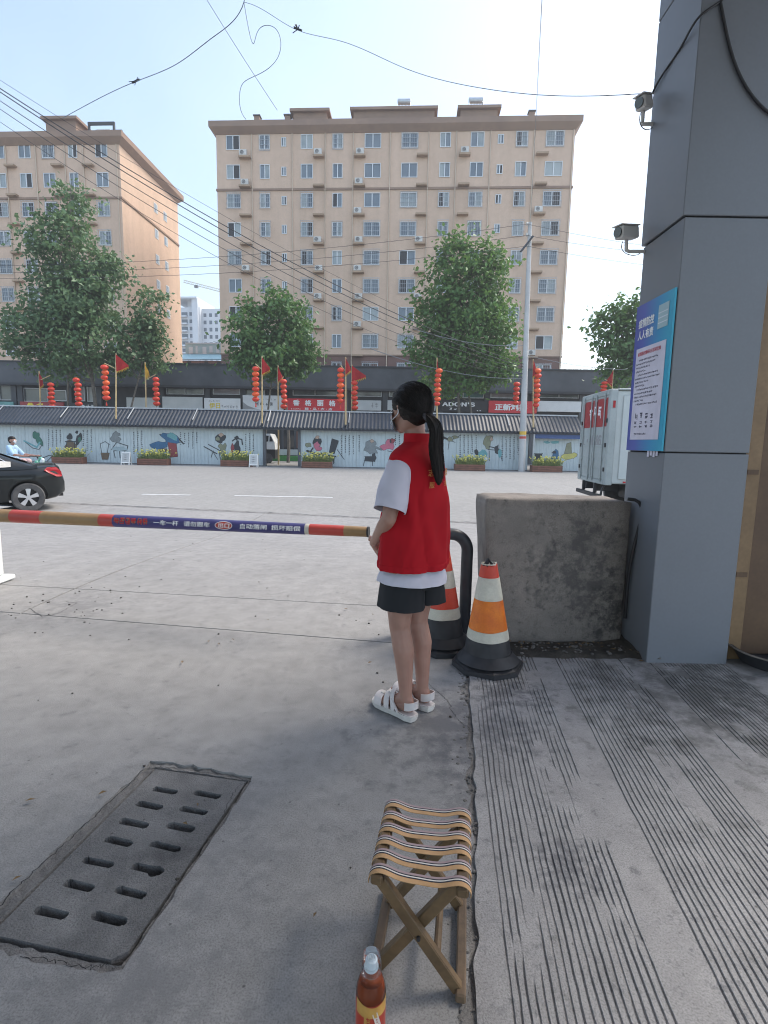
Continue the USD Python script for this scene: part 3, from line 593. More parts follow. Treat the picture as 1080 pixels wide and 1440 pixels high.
MC = [(*colspan(a, b), sp, dz) for a, b, sp, dz in ((318, 337, 2, 1.5), (365, 379, 2, 1.5), (395.5, 402.5, 2, .95), (423, 440, 2, 1.5), (468, 482, 2, 1.5), (513, 536, 2, 1.5), (565, 588, 2, 1.5), (619, 634, 2, 1.5), (662, 681, 2, 1.5), (700, 708.5, 2, .95), (726, 742, 2, 1.5), (768, 793, 2, 1.5))]
ML = [colspan(a, b, 224) for a, b in ((337, 353), (441, 456), (498, 514), (586, 601), (645, 661), (753, 770))]
MP = [colspan(a, a + 1)[0] for a in (354, 411, 457.5, 497, 549, 603, 642, 690, 751, 806)]
RT = [(*colspan(412, 459, 160), .25, 8, 1.75), (*colspan(497, 611, 160), .1, 9, 1.7), (*colspan(648, 700, 160), .2, 8, 1.75)]
blk = apartment('wide tan eight storey apartment block in the middle of the view', PM, None, S0, S1, 14, ZT, MC, rows, ML, MP, ZB, 31, RT)
AC = [(0, 0), (1, 0), (2, 0), (4, 0), (0, 1), (2, 1), (2, 2), (5, 2), (1, 3), (2, 3), (3, 3), (0, 4), (1, 4), (2, 4), (1, 5), (2, 5), (3, 5), (2, 6)]
def w2(P, s, y, z): return P.O + P.e * s - P.n * y + V(0, 0, z)
ORD = ['first', 'second', 'third', 'fourth', 'fifth', 'sixth', 'seventh', 'eighth', 'ninth']
ac0 = None
for c, k in AC + [(5, 8)]:
    a, b = ML[c]; s = (a + b) / 2 - .05 + .1 * ((c * 7 + k * 3) % 5 - 2) / 2; z = rows[0] - zl * k - 1.62 + .10
    lab = f'air conditioner below the {ORD[k]} window row, {ORD[c]} ledge column on the middle block' if k < 8 else 'lowest air conditioner on the middle block, just beside the utility pole'
    loc = w2(PM, s, -.30, z) if k < 8 else w2(PM, sz(746, 498)[0], -.45, sz(746, 501)[1])
    if ac0 is None:
        ac0 = thing('air_conditioner', lab, 'air conditioner', loc, PM.deg, 'air conditioners on the middle block')
        part(ac0, 'casing', cb(-.42, .42, -.16, .16, .04, .62, .02), 'ac_white'); part(ac0, 'fan_opening', rot(cyl((0, 0, 0), (0, 0, .012), .22, n=20), 90, (1, 0, 0), (0, 0, 0)).apply_translation((-.1, -.163, .33)), 'ac_dark')
        part(ac0, 'fan_guard', [xz(polys(Point(-.1, .33).buffer(rr_, 16).difference(Point(-.1, .33).buffer(rr_ - .02, 16)), .01), -.176) for rr_ in (.22, .15, .08)], 'ac_white'); part(ac0, 'foot', [bx(-.36, -.28, -.16, .16, 0, .04), bx(.28, .36, -.16, .16, 0, .04)], 'ac_dark')
    else: dup(ac0, lab, loc, PM.deg)
# solar heaters and tanks on the roof
def heater(px, ytop, ybase, label, w):
    s, zt_ = sz(px, ytop); _, zb_ = sz(px, ybase); h = 1.55
    t = thing('solar_water_heater', label, 'water heater', w2(PM, s, 1.0, ZT + 2.03), PM.deg)
    part(t, 'tank', rot(tube([(-w, 0, 0), (-w * .92, 0, 0), (w * .92, 0, 0), (w, 0, 0)], [.2, .3, .3, .2], 14), 0, (0, 0, 1)).apply_translation((0, .3, h - .3)), 'solar_metal', smooth=50)
    for k in range(9): x = -w * .85 + k * w * 1.7 / 8; part(t, 'tube', cyl((x, .3, h - .55), (x, -.75, .15), .03, n=6), 'pane', smooth=True)
    part(t, 'stand', [cyl((x, y, 0), (x, .35 if y > 0 else .1, h - .5), .03, n=6) for x in (-w * .9, w * .9) for y in (-.8, .5)] + [cyl((-w * .9, -.8, .12), (w * .9, -.8, .12), .03, n=6)], 'solar_metal')
heater(568, 140, 156, 'left solar water heater on the flat roof house of the middle block', .75)
heater(671, 137, 156, 'right solar water heater on the roof house of the middle block', .8)
for px, lab in ((361, 'small vent box on the left end of the middle block roof'), (404, 'small vent box left of the first roof house'), (748, 'small vent box on the right end of the middle block roof')):
    s, z = sz(px, 165); t = thing('roof_vent', lab, 'vent', w2(PM, s, .3, ZT + .622), PM.deg); part(t, 'body', cb(-.3, .3, -.3, .3, 0, .75, .03), 'stucco_trim'); part(t, 'cowl', cb(-.4, .4, -.4, .4, .752, .87, .02), 'ac_dark')
# left block
PL = Plane(AY(168, 622, 62) * V(1, 1, 0), -3.2); sL = PL
rl = [sL(70, 212)[1] - zl * k for k in range(8)]
LC = [(sL(a, 212)[0], sL(b, 212)[0], 2, dz) for a, b, dz in ((-110, -92, 1.5), (-60, -40, 1.5), (-12, 6, 1.5), (26, 43, 1.5), (59, 76, 1.5), (96, 108.5, 1.5), (134, 151, 1.5))]
LLg = [(sL(a, 235)[0], sL(b, 235)[0]) for a, b in ((-35, -20), (10, 24), (75, 90), (118, 133))]
LPp = [sL(a, 212)[0] for a in (-70, 8, 50, 91, 117, 164)]
eL = sL(168, 212)[0]
apartment('tan apartment block at the left edge, its plain end wall facing right', PL, None, sL(-260, 200)[0], eL, 14.2, sL(100, 197)[1], LC, rl, LLg, LPp, sL(100, 520)[1], 32, [(sL(63, 180)[0], sL(105, 180)[0], .2, 7, 2.1)],
          side=[(y, y + .9, rl[0] - zl * k + .3, .55) for k in range(1, 6) for y in (7.4, 9.9)])
t = thing('roof_frame', 'dark open metal frame standing on the roof of the left apartment block', 'frame', w2(PL, sL(140, 180)[0], .4, sL(100, 197)[1] + .62), PL.deg)
part(t, 'frame', [bx(-1.5, 1.5, -.1, .1, 1.05, 1.35), bx(-1.5, -1.3, -.1, .1, 0, 1.05), bx(1.3, 1.5, -.1, .1, 0, 1.05), bx(-1.5, 1.5, 1.4, 1.6, 1.05, 1.35), bx(-1.5, -1.3, 1.4, 1.6, 0, 1.05), bx(1.3, 1.5, 1.4, 1.6, 0, 1.05)], 'charcoal'); part(t, 'tank', cb(-.8, .8, .3, 1.3, 0, .85, .05), 'far_white')
# far white block, seen through the gap
PF = Plane(AY(283, 622, 150) * V(1, 1, 0), -6); q = PF
t = thing('apartment_building', 'distant pale grey high rise seen through the gap between the tan blocks', 'building', PF.O, PF.deg)
fz = lambda y: q(283, y)[1]; fs_ = lambda x: q(x, 450)[0]
part(t, 'wall', [bx(fs_(225), fs_(281), 0, 12, -.3, fz(432)), bx(fs_(281) + .01, fs_(345), 1.5, 12, -.3, fz(432.5))], 'far_white'); part(t, 'tower', bx(fs_(272), fs_(280), -.8, 10, -.3, fz(420)), 'far_white')
part(t, 'roof_beam', [bx(fs_(240), fs_(279.8), -1.2, 10.5, fz(421), fz(418.5)), bx(fs_(262), fs_(270), 1, 9, fz(432) + .01, fz(421) - .01)], 'far_white')
for k in range(9):
    y = 440 + k * 10.3
    for a, b in ((240, 254), (255.5, 264), (266.5, 271.5), (283, 287), (291, 295), (299, 303), (306.5, 310), (315, 320)):
        yy = (-.02 if a < 272 else 1.48); w = part(t, 'window', bx(fs_(a), fs_(b), yy, yy + .05, fz(y + 4), fz(y - 1.2)), 'far_glass')
        if a < 265: part(t, 'balcony', bx(fs_(a), fs_(b), -.9, -.03, fz(y + 6.2), fz(y + 4.2)), 'far_white')
t = thing('tower_crane', 'thin far tower crane jib above the distant pale high rise', 'crane', AY(330, 622, 260) * V(1, 1, 0))
a, b = AY(258, 397, 260), AY(316, 412, 260); m = AY(276, 401, 260)
lat = [tube([a, b], .16, 4), tube([a + V(0, 0, 1.1), b + V(0, 0, 1.1)], .16, 4)]
for k in range(22): u = k / 22; p = a * (1 - u) + b * u; p2 = a * (1 - u - 1 / 22) + b * (u + 1 / 22); lat.append(tube([p, p2 + V(0, 0, 1.1)], .1, 4))
mast = AY(330, 412, 260); lat.append(tube([b, mast], .16, 4)); part(t, 'jib', lat, 'crane_steel', world=True)
part(t, 'mast', bx(mast[0] - .7, mast[0] + .7, 259.3, 260.7, -.3, mast[2] + 4), 'crane_steel', world=True); part(t, 'trolley', bx(m[0] - .8, m[0] + .8, 259.4, 260.6, m[2] - 1.2, m[2] - .1), 'ac_dark', world=True)
# shed with blue roof in the gap
PS = Plane(AY(285, 622, 80) * V(1, 1, 0), -3); q = PS; t = thing('roof_shed', 'blue roofed shed with a patterned parapet between the tan blocks', 'shed', PS.O, PS.deg)
zz = lambda y: q(285, y)[1]; ss = lambda x: q(x, 490)[0]
part(t, 'wall', bx(ss(240), ss(330), .3, 6, -.3, zz(507)), 'brown_tile'); part(t, 'roof', loft([np.array([(ss(240), 0, zz(506)), (ss(330), 0, zz(506)), (ss(330), 0, zz(505)), (ss(240), 0, zz(505))]), np.array([(ss(240), 5, zz(491)), (ss(330), 5, zz(491)), (ss(330), 5, zz(490)), (ss(240), 5, zz(490))])]), 'blue_sheet')
part(t, 'parapet', bx(ss(240), ss(330), 5.2, 5.5, zz(494), zz(474.5)), 'mint_sheet'); part(t, 'parapet_cap', bx(ss(240), ss(330), 5.1, 5.6, zz(474.4), zz(473)), 'far_white')
r6 = np.random.default_rng(4)
for x in np.arange(ss(245), ss(325), 1.1): part(t, 'parapet_pattern', bx(x, x + r6.uniform(.3, .7), 5.14, 5.19, zz(492) + r6.uniform(0, .5), zz(476.5) - r6.uniform(0, .3)), 'far_white')
for x in (262, 286, 304): part(t, 'window', bx(ss(x), ss(x + 5), .25, .29, zz(512), zz(508)), 'open_dark')

# ================================================================== SHOP ROW BEHIND THE WALL
PB = Plane(AY(540, 622, 46) * V(1, 1, 0), -.8); qb = PB
def bxy(x, y): return qb(x, y)
shop = thing('shop_building', 'long low charcoal shop building with a flat parapet behind the mural wall', 'building', PB.O, PB.deg)
xl, xr = bxy(-120, 530)[0], bxy(1010, 530)[0]; zp = lambda y, x=400: bxy(x, y)[1]
part(shop, 'parapet', bx(xl, xr, -.45, .3, zp(545), zp(516)), 'charcoal_light'); part(shop, 'parapet_cap', bx(xl, xr, -.52, .36, zp(516) + .002, zp(516) + .12), 'charcoal'); part(shop, 'parapet_base', bx(xl, xr, -.52, .3, zp(548), zp(545) - .002), 'charcoal')
part(shop, 'wall', bx(xl, xr, .32, 9, -.33, zp(519)), 'charcoal')
WIN = [(30, 66, 545, 565, 'shop_glass'), (70, 92, 548, 564, 'shop_glass'), (103, 118, 540, 564, 'shop_curtain'), (120, 136, 542, 565, 'sign_pale'), (232, 286, 537, 555, 'shop_glass'), (298, 337, 538, 555, 'shop_curtain'), (411, 474, 539, 557, 'shop_glass'), (499, 537, 540, 558, 'shop_glass'), (547, 574, 541, 558, 'shop_glass'), (623, 681, 541, 560, 'poster_green'), (691, 724, 542, 560, 'shop_curtain'), (760, 815, 541, 560, 'shop_glass'), (833, 870, 541, 566, 'sign_pale'), (344, 372, 539, 556, 'shop_glass'), (-30, 24, 540, 563, 'shop_glass')]
for a, b, y0, y1, m in WIN:
    (x0, z1), (x1, z0) = bxy(a, y0), bxy(b, y1); t = .07
    w = part(shop, 'window', [bx(x0, x1, .18, .31, z1 - t, z1), bx(x0, x1, .18, .31, z0, z0 + t), bx(x0, x0 + t, .18, .31, z0 + t, z1 - t), bx(x1 - t, x1, .18, .31, z0 + t, z1 - t)] + [bx(x - .035, x + .035, .19, .30, z0 + t, z1 - t) for x in np.linspace(x0, x1, max(2, int((x1 - x0) / 1.3) + 1))[1:-1]], 'white_frame' if m != 'shop_glass' or a in (547, 70) else 'bar_steel')
    part(w, 'pane', bx(x0 + .02, x1 - .02, .29, .315, z0 + .02, z1 - .02), m)
for x in (18, 27, 96, 138, 226, 291, 341, 400, 486, 542, 620, 686, 752, 820): s = bxy(x, 550)[0]; part(shop, 'pier', bx(s - .22, s + .22, .05, .31, -.33, zp(548) - .01), 'charcoal_light')
r9 = np.random.default_rng(19)
def sign(a, b, y0, y1, m, label, y=-.25, extra=None, d=.14):
    (x0, z1), (x1, z0) = bxy(a, y0), bxy(b, y1); t = thing('shop_sign', label, 'sign', w2(PB, x0, y, z0), PB.deg); w, h = x1 - x0, z1 - z0
    part(t, 'board', cb(0, w, -d, 0, 0, h, .02), m); part(t, 'bracket', [bx(x - .03, x + .03, .001, -y + .3, h * .5, h * .5 + .05) for x in (w * .15, w * .85)], 'bar_steel')
    if extra: extra(t, w, h, -d - .003)
    return t
def put(t, text, x, z, h, m, y, w=None, name='lettering', bold=1):
    k, W = lettering(text, h, .012, bold)
    if w: k.vertices[:, 0] *= w / W
    part(t, name, moved(k, (x, y, z)), m)
def smalls(t, n, x0, x1, z, h, m, y, name='small_lettering'):
    part(t, name, [moved(scrawl(r9, (x1 - x0) / n * .78, h), (x0 + (x1 - x0) * k / n, y, z)) for k in range(n)], m)
def e1(t, w, h, y):
    smalls(t, 3, w * .14, w * .86, h * .12, h * .8, 'letter_yellow', y, 'lettering')
sign(32, 94, 565, 579, 'sign_dark_red', 'dark red shop sign with yellow characters at the left end of the shops', extra=e1)
sign(98, 141, 567, 579, 'sign_black', 'black shop sign with white characters right of the dark red sign', extra=lambda t, w, h, y: put(t, '渔大饭', w * .42, h * .28, h * .55, 'letter_white', y, w * .55))
sign(180, 226, 559, 575, 'sign_pale', 'blank pale fascia board above the roof, left of the two blank boards', d=.08); sign(230, 287, 558, 575, 'sign_pale', 'blank pale fascia board left of the yellow lettered white sign', d=.08)
def e3(t, w, h, y):
    put(t, '伊日', w * .14, h * .1, h * .5, 'letter_yellow', y, w * .3); smalls(t, 6, w * .47, w * .95, h * .14, h * .28, 'letter_grey', y); smalls(t, 5, w * .12, w * .45, h * .68, h * .16, 'letter_grey', y)
sign(289, 340, 560, 577, 'sign_white', 'white shop sign with yellow and grey characters', extra=e3)
def e4(t, w, h, y):
    part(t, 'grey_swoosh', xz(poly([(0, 0), (w * .5, 0), (w * .3, h * .12), (w * .12, h * .3), (0, h * .55)], .003), y), 'letter_grey'); smalls(t, 4, w * .3, w * .8, h * .3, h * .3, 'letter_black', y, 'lettering'); smalls(t, 6, w * .25, w * .85, h * .68, h * .1, 'letter_grey', y)
sign(343, 400, 556, 578, 'sign_white', 'white shop sign with a grey swoosh and dark characters', extra=e4)
def e5(t, w, h, y):
    for k, c in enumerate('香格丽格'): put(t, c, w * (.13 + .2 * k), h * .42, h * .48, 'letter_white', y, w * .115, bold=2)
    put(t, '精·品·衣·店', w * .33, h * .1, h * .2, 'letter_white', y, w * .46, 'small_lettering'); smalls(t, 6, w * .1, w * .27, h * .12, h * .11, 'letter_white', y)
sign(403, 486, 561, 580, 'sign_red', 'bright red shop banner with four large white characters', y=-.6, extra=e5)
sign(501, 536, 563, 578, 'sign_pale', 'pale fascia board with a faint mark right of the red banner', d=.08, extra=lambda t, w, h, y: smalls(t, 2, w * .6, w * .9, h * .2, h * .6, 'letter_grey', y)); sign(545, 612, 563, 578, 'sign_pale', 'pale fascia board behind the standing woman, left of the black sign', d=.08)
def e6(t, w, h, y):
    put(t, "ADON'S", w * .02, h * .46, h * .38, 'letter_white', y, w * .7, bold=2); smalls(t, 2, w * .17, w * .36, h * .14, h * .2, 'letter_white', y); smalls(t, 2, w * .76, w * .86, h * .08, h * .1, 'letter_white', y)
sign(620, 685, 563, 580, 'sign_black', 'black shop sign with white Latin letters', extra=e6)
sign(686, 752, 564, 582, 'sign_red', 'red shop sign with white characters partly behind the utility pole', y=-.4, extra=lambda t, w, h, y: put(t, '正新鸡排', w * .12, h * .2, h * .56, 'letter_white', y, w * .68, bold=2))
sign(755, 815, 564, 580, 'sign_white', 'blank white fascia board right of the utility pole', d=.08)
sign(-60, 24, 564, 578, 'poster_green', 'green printed shop fascia at the left picture edge')
# pipe rail along the shop fronts
rail = thing('pipe_rail', 'long thin grey pipe rail in front of the shop signs', 'rail', w2(PB, 0, 2.2, -.33), PB.deg)
for a, b in ((-60, 270), (270, 560), (560, 830)):
    x0, x1 = bxy(a, 560)[0], bxy(b, 560)[0]; part(rail, 'rail', [cyl((x0, 0, h), (x1 - .02, 0, h), .035, n=6) for h in (zp(559, 400) + .25, zp(562, 400) - .1)], 'bar_steel'); part(rail, 'post', [cyl((x, 0, 0), (x, 0, zp(559) + .25), .035, n=6) for x in np.arange(x0, x1, 2.6)], 'bar_steel')

# ================================================================== MURAL WALL WITH TILED ROOF
WY = 34.35
mural = thing('mural_wall', 'long pale steel panel wall painted with old street scenes under a dark tiled roof', 'wall', AY(400, 656, WY) * V(1, 1, 0) + V(0, 0, -.35))
ML0 = AY(400, 656, WY) * V(1, 1, 0) + V(0, 0, -.35)
wx = lambda x, y=630: AY(x, y, WY)[0] - ML0[0]; wz = lambda x, y: AY(x, y, WY)[2] + .35
ZE = wz(400, 604)                                    # top of the panels
def corrugated(x0, x1, z0, z1):
    P = []; x = x0
    while x < x1 - .01:
        e = min(x + .23, x1 - .004); P += [(x, 0), (min(x + .165, e), 0), (min(x + .18, e), .012), (min(x + .215, e), .012), (e, 0)]; x += .23
    P = sorted(set(P)); n = len(P); v = [(a, b, z) for z in (z0, z1) for a, b in P] + [(a, .06, z) for z in (z0, z1) for a, _ in P]; F = []
    for i in range(n - 1):
        F += [(i, i + 1, n + i + 1), (i, n + i + 1, n + i), (2 * n + i + 1, 2 * n + i, 3 * n + i), (2 * n + i + 1, 3 * n + i, 3 * n + i + 1), (i, 2 * n + i, 2 * n + i + 1), (i, 2 * n + i + 1, i + 1), (n + i, n + i + 1, 3 * n + i + 1), (n + i, 3 * n + i + 1, 3 * n + i)]
    for i in (0, n - 1): F += [(i, n + i, 3 * n + i), (i, 3 * n + i, 2 * n + i)] if i == 0 else [(i, 3 * n + i, n + i), (i, 2 * n + i, 3 * n + i)]
    return trimesh.Trimesh(np.array(v), np.array(F), process=False)
gate0, gate1 = wx(372), wx(421)
def span(a, b):
    n = max(1, round((b - a) / .92))
    for k in range(n): part(mural, 'panel', corrugated(a + (b - a) * k / n, a + (b - a) * (k + 1) / n - .006, .06, ZE), 'wall_steel')
    part(mural, 'kick_board', bx(a, b, -.03, .06, 0, .055), 'charcoal_light'); part(mural, 'post', [bx(x - .04, x + .04, .08, .16, 0, ZE) for x in np.arange(a + .3, b, 2.8)], 'bar_steel')
span(wx(-140), gate0); span(gate1, wx(743)); span(wx(749), wx(815)); span(wx(817), wx(900))
for x in (gate0, gate1): part(mural, 'gate_post', bx(x - .09, x + .09, -.06, .2, 0, ZE), 'charcoal_light')
# roof sections: ribbed tiles between white ridge bars
RX = [-140, 6, 97, 189, 278, 381, 492, 600, 712, 818]
Yr = WY + .95; rzz = lambda x: AY(x, 579, Yr)[2] + .35
ZR = rzz(400); zE0 = ZE + .10
for k in range(len(RX) - 1):
    a, b = [AY(x, 579, Yr)[0] - ML0[0] for x in (RX[k], RX[k + 1])]
    if k == len(RX) - 2: b = wx(817)
    xs_ = np.arange(a, b, .03); prof = .05 * np.maximum(0, np.abs(np.sin(PI * xs_ / .24)) - .35) / .65
    v = []; sl_ = [(-.42, zE0), (.12, zE0 + (ZR - zE0) * .42), (.95, ZR)]
    for y, z in sl_: v += [(x, y, z + p) for x, p in zip(xs_, prof)]
    n = len(xs_); F = [q for j in range(2) for i in range(n - 1) for a_ in [j * n + i] for q in ((a_, a_ + 1, a_ + n + 1), (a_, a_ + n + 1, a_ + n))]
    sec = part(mural, 'tile_roof', (np.array(v), np.array(F)), 'roof_tile')
    part(sec, 'back_slope', loft([np.array([(a, .95, ZR), (b, .95, ZR), (b, .95, ZR - .04), (a, .95, ZR - .04)]), np.array([(a, 2.0, zE0), (b, 2.0, zE0), (b, 2.0, zE0 - .04), (a, 2.0, zE0 - .04)])]), 'roof_tile')
    part(sec, 'eave_board', [bx(a + .002, b - .002, -.40, -.36, ZE - .02, zE0 + .02), bx(a + .002, b - .002, -.36, 1.9, ZE + .003, ZE + .05)], 'roof_eave')
    part(sec, 'ridge', bx(a + .002, b - .002, .90, 1.0, ZR + .03, ZR + .11), 'ridge_white')
    part(sec, 'drip_tiles', [bx(x - .05, x + .05, -.45, -.41, zE0 - .05, zE0 + .05) for x in np.arange(a + .12, b, .24)], 'roof_tile')
    if k: part(mural, 'hip_bar', tube([(a, .95, ZR + .10), (a, .12, zE0 + (ZR - zE0) * .42 + .09), (a, -.05, zE0 + (ZR - zE0) * .3 + .09)], .032, 6), 'ridge_white')
part(mural, 'blue_fascia', bx(wx(750), wx(815), -.34, -.30, ZE - .28, ZE - .005), 'fascia_blue')
part(mural, 'canopy_post', [bx(wx(x) - .04, wx(x) + .04, -.40, -.32, 0, ZE) for x in (748, 816)], 'bar_steel')
# painted scenes: flat colour on the panels
def blob(cx, cy, rx, ry, n=11, seed=0, wob=.18, rotd=0):
    r = np.random.default_rng(int(seed * 77 + cx * 13 + cy)); a = np.linspace(0, 2 * PI, n, False); k = 1 + r.normal(0, wob, n); c, s = cos(math.radians(rotd)), sin(math.radians(rotd))
    return Polygon([(cx + rx * m * cos(t) * c - ry * m * sin(t) * s, cy + rx * m * cos(t) * s + ry * m * sin(t) * c) for t, m in zip(a, k)]).buffer(0)
layer = {'n': 0}
def paint(S, m, name='mural_figure'):
    if m not in ('ink', 'mist', 'teal'): paint(S.boundary.buffer(.32), 'ink', 'mural_outline')
    layer['n'] += 1; S = affinity.translate(S, 0, 0)
    P = []
    for q in getattr(S, 'geoms', [S]):
        if q.area < .3: continue
        P.append(Polygon([(wx(x, y), wz(x, y)) for x, y in q.exterior.coords]).buffer(0))
    P = union_all([Polygon(q) if not hasattr(q, 'geoms') and q.geom_type != 'Polygon' else q for q in P]).intersection(sbox(-40, .08, 40, ZE - .05))
    if not P.is_empty: part(mural, name, xz(polys(P, .003), -.004 - .0004 * (layer['n'] % 9)), 'paint_' + m)
L_ = lambda *p, w=1.: LineString(p).buffer(w / 2, 3)
def ink(*S): paint(union_all(S), 'ink')
# coordinates below are those of the painted shapes on the wall
paint(union_all([blob(50, 612, 5, 5), blob(55, 619, 4, 8, rotd=-20)]), 'green'); paint(L_((34, 620), (44, 625), (52, 629), (56, 622), w=2.2), 'teal'); ink(L_((36, 622), (46, 630), (55, 632), (59, 626), w=.9), L_((60, 644), (70, 640), (83, 645), w=1), L_((66, 649), (74, 641), (82, 648), w=1))
paint(blob(99, 626, 8, 8), 'brown'); ink(L_((92, 621), (107, 621), w=1.4), L_((94, 621), (94, 632), w=1), L_((105, 621), (105, 632), w=1)); paint(blob(98, 614, 4, 4), 'grey'); paint(union_all([blob(111, 617, 3.4, 9, rotd=15), blob(108, 608, 2, 2.4)]), 'ink'); paint(blob(112, 618, 2, 4), 'green')
ink(L_((141, 624), (148, 621), (154, 625), w=.8), L_((141, 624), (143, 637), w=.8), L_((153, 624), (151, 637), w=.8)); paint(Polygon([(142, 637), (154, 637), (152, 646), (144, 646)]), 'brown')
paint(union_all([blob(164, 612, 5, 5), blob(163, 618, 7, 4)]), 'grey'); ink(blob(164, 610, 2, 2), L_((157, 632), (164, 622), (180, 627), (178, 633), (160, 634), w=1.1), L_((160, 634), (162, 644), w=1), L_((176, 633), (174, 646), w=1), L_((168, 634), (169, 644), w=1)); paint(blob(169, 631, 9, 3), 'mist')
paint(union_all([blob(225, 626, 12, 5.5, rotd=-5), blob(241, 617, 13, 7, rotd=25)]), 'blue'); paint(blob(243, 614, 8, 4, rotd=30), 'teal'); paint(Polygon([(236, 622), (248, 624), (250, 642), (239, 643)]), 'red'); paint(blob(229, 633, 7, 2.5), 'brown'); ink(L_((225, 611), (234, 617), w=1.8), L_((233, 610), (234, 642), w=.9), L_((248, 613), (258, 624), w=2))
paint(union_all([blob(310, 617, 6, 7), blob(313, 615, 5, 5)]), 'ink'); paint(blob(311, 612, 3, 3), 'skin'); paint(union_all([blob(314, 630, 7, 9), blob(306, 617, 3, 3)]), 'olive'); ink(L_((287, 628), (305, 638), w=1.4), L_((293, 625), (310, 634), w=1.2), L_((300, 634), (297, 643), w=.9), L_((308, 636), (310, 646), w=.9), L_((314, 638), (320, 648), w=2.5), L_((300, 636), (306, 646), w=.8))
paint(union_all([blob(334, 630, 4.5, 11), L_((327, 620), (332, 616), (340, 618), (341, 625), w=1.8)]), 'ink'); paint(blob(333, 616, 2.5, 2.8), 'skin'); paint(blob(327, 631, 2.4, 6), 'red')
ink(blob(446, 621, 6, 7), L_((432, 634), (446, 639), (458, 637), w=3), L_((440, 630), (436, 636), w=2)); paint(union_all([blob(445, 626, 4, 6), blob(449, 631, 4, 3)]), 'pink'); paint(blob(446, 615, 2.4, 2.6), 'skin'); paint(Polygon([(467, 617), (476, 620), (470, 638), (463, 636)]), 'grey'); ink(L_((467, 617), (476, 620), (470, 638), (463, 636), (467, 617), w=1), L_((460, 640), (472, 642), w=2), L_((464, 642), (466, 650), w=1), L_((470, 642), (469, 652), w=1), L_((474, 632), (484, 646), w=.9), L_((460, 640), (470, 650), w=.8)); paint(blob(433, 626, 4, 3), 'olive')
paint(union_all([blob(521, 630, 8, 9), blob(524, 622, 5, 4), L_((528, 629), (536, 632), w=2.5)]), 'grey'); ink(blob(526, 644, 3, 6), L_((513, 642), (524, 642), w=1), L_((514, 642), (511, 655), w=.9), L_((523, 642), (524, 655), w=.9), L_((512, 648), (524, 649), w=.8)); paint(blob(523, 620, 2.6, 2.6), 'skin')
paint(union_all([blob(549, 624, 6, 7), blob(540, 629, 6, 4)]), 'pink'); paint(blob(552, 620, 3, 3), 'red'); ink(blob(549, 621, 1.6, 2.2), L_((545, 634), (558, 637), w=.8))
ink(L_((614, 622), (624, 614), (634, 619), (648, 612), w=.9), L_((632, 618), (630, 632), w=.8), L_((622, 616), (640, 622), w=.8)); paint(blob(619, 624, 3.5, 5), 'mist'); paint(union_all([blob(633, 618, 4, 3), blob(640, 615, 4, 2)]), 'olive')
paint(union_all([blob(685, 622, 6.5, 9), blob(688, 617, 4.5, 5)]), 'olive'); ink(blob(699, 632, 4, 6), blob(671, 637, 3, 6, rotd=-25), L_((688, 628), (697, 630), w=1.4), L_((686, 632), (707, 634), w=1), L_((688, 634), (688, 648), w=.8), L_((704, 634), (705, 646), w=.8)); paint(union_all([blob(679, 638, 6, 6), blob(703, 637, 3, 6)]), 'teal'); paint(blob(682, 645, 4, 4), 'white'); paint(blob(691, 617, 2.2, 2.6), 'skin')
paint(Polygon([(752, 639), (762, 638), (760, 654), (754, 654)]), 'grey'); ink(L_((751, 638), (763, 638), w=1)); paint(blob(781, 643, 5, 9, rotd=8), 'blue'); ink(blob(779, 636, 3, 2)); paint(Polygon([(793, 640), (797, 624), (803, 622), (804, 638), (799, 640)]), 'olive'); paint(union_all([blob(800, 642, 11, 4), blob(807, 640, 5, 4)]), 'yellow'); paint(union_all([blob(768, 622, 5, 2), blob(780, 622, 6, 2)]), 'teal')
rt = np.random.default_rng(44)
for x0, n, y0, y1 in ((68, 4, 604, 634), (117, 3, 604, 636), (188, 3, 606, 640), (254, 5, 608, 632), (345, 3, 610, 640), (480, 4, 612, 644), (505, 1, 612, 636), (556, 2, 611, 632), (647, 5, 612, 646), (706, 5, 614, 648)):
    S = []
    for k in range(n):
        x = x0 + k * 5.6; ye = y1 - rt.uniform(0, 9) if k not in (n - 1,) else y1 - 12 * rt.random()
        for y in np.arange(y0 + rt.uniform(0, 2), ye, 2.7):
            for _ in range(3):
                S.append(sbox(x - .9 + rt.uniform(0, .6), (yy := y + rt.uniform(-.8, .6)), x + rt.uniform(.2, 1.), yy + .62) if rt.random() < .6 else sbox((xx := x + rt.uniform(-.7, .7)), y - .8, xx + .6, y + rt.uniform(.2, .9)))
    P = []
    for q in getattr(union_all(S), 'geoms', []): P.append(Polygon([(wx(a, b), wz(a, b)) for a, b in q.exterior.coords]).buffer(0))
    part(mural, 'mural_writing', xz(polys(union_all(P), .003), -.0025), 'paint_ink')

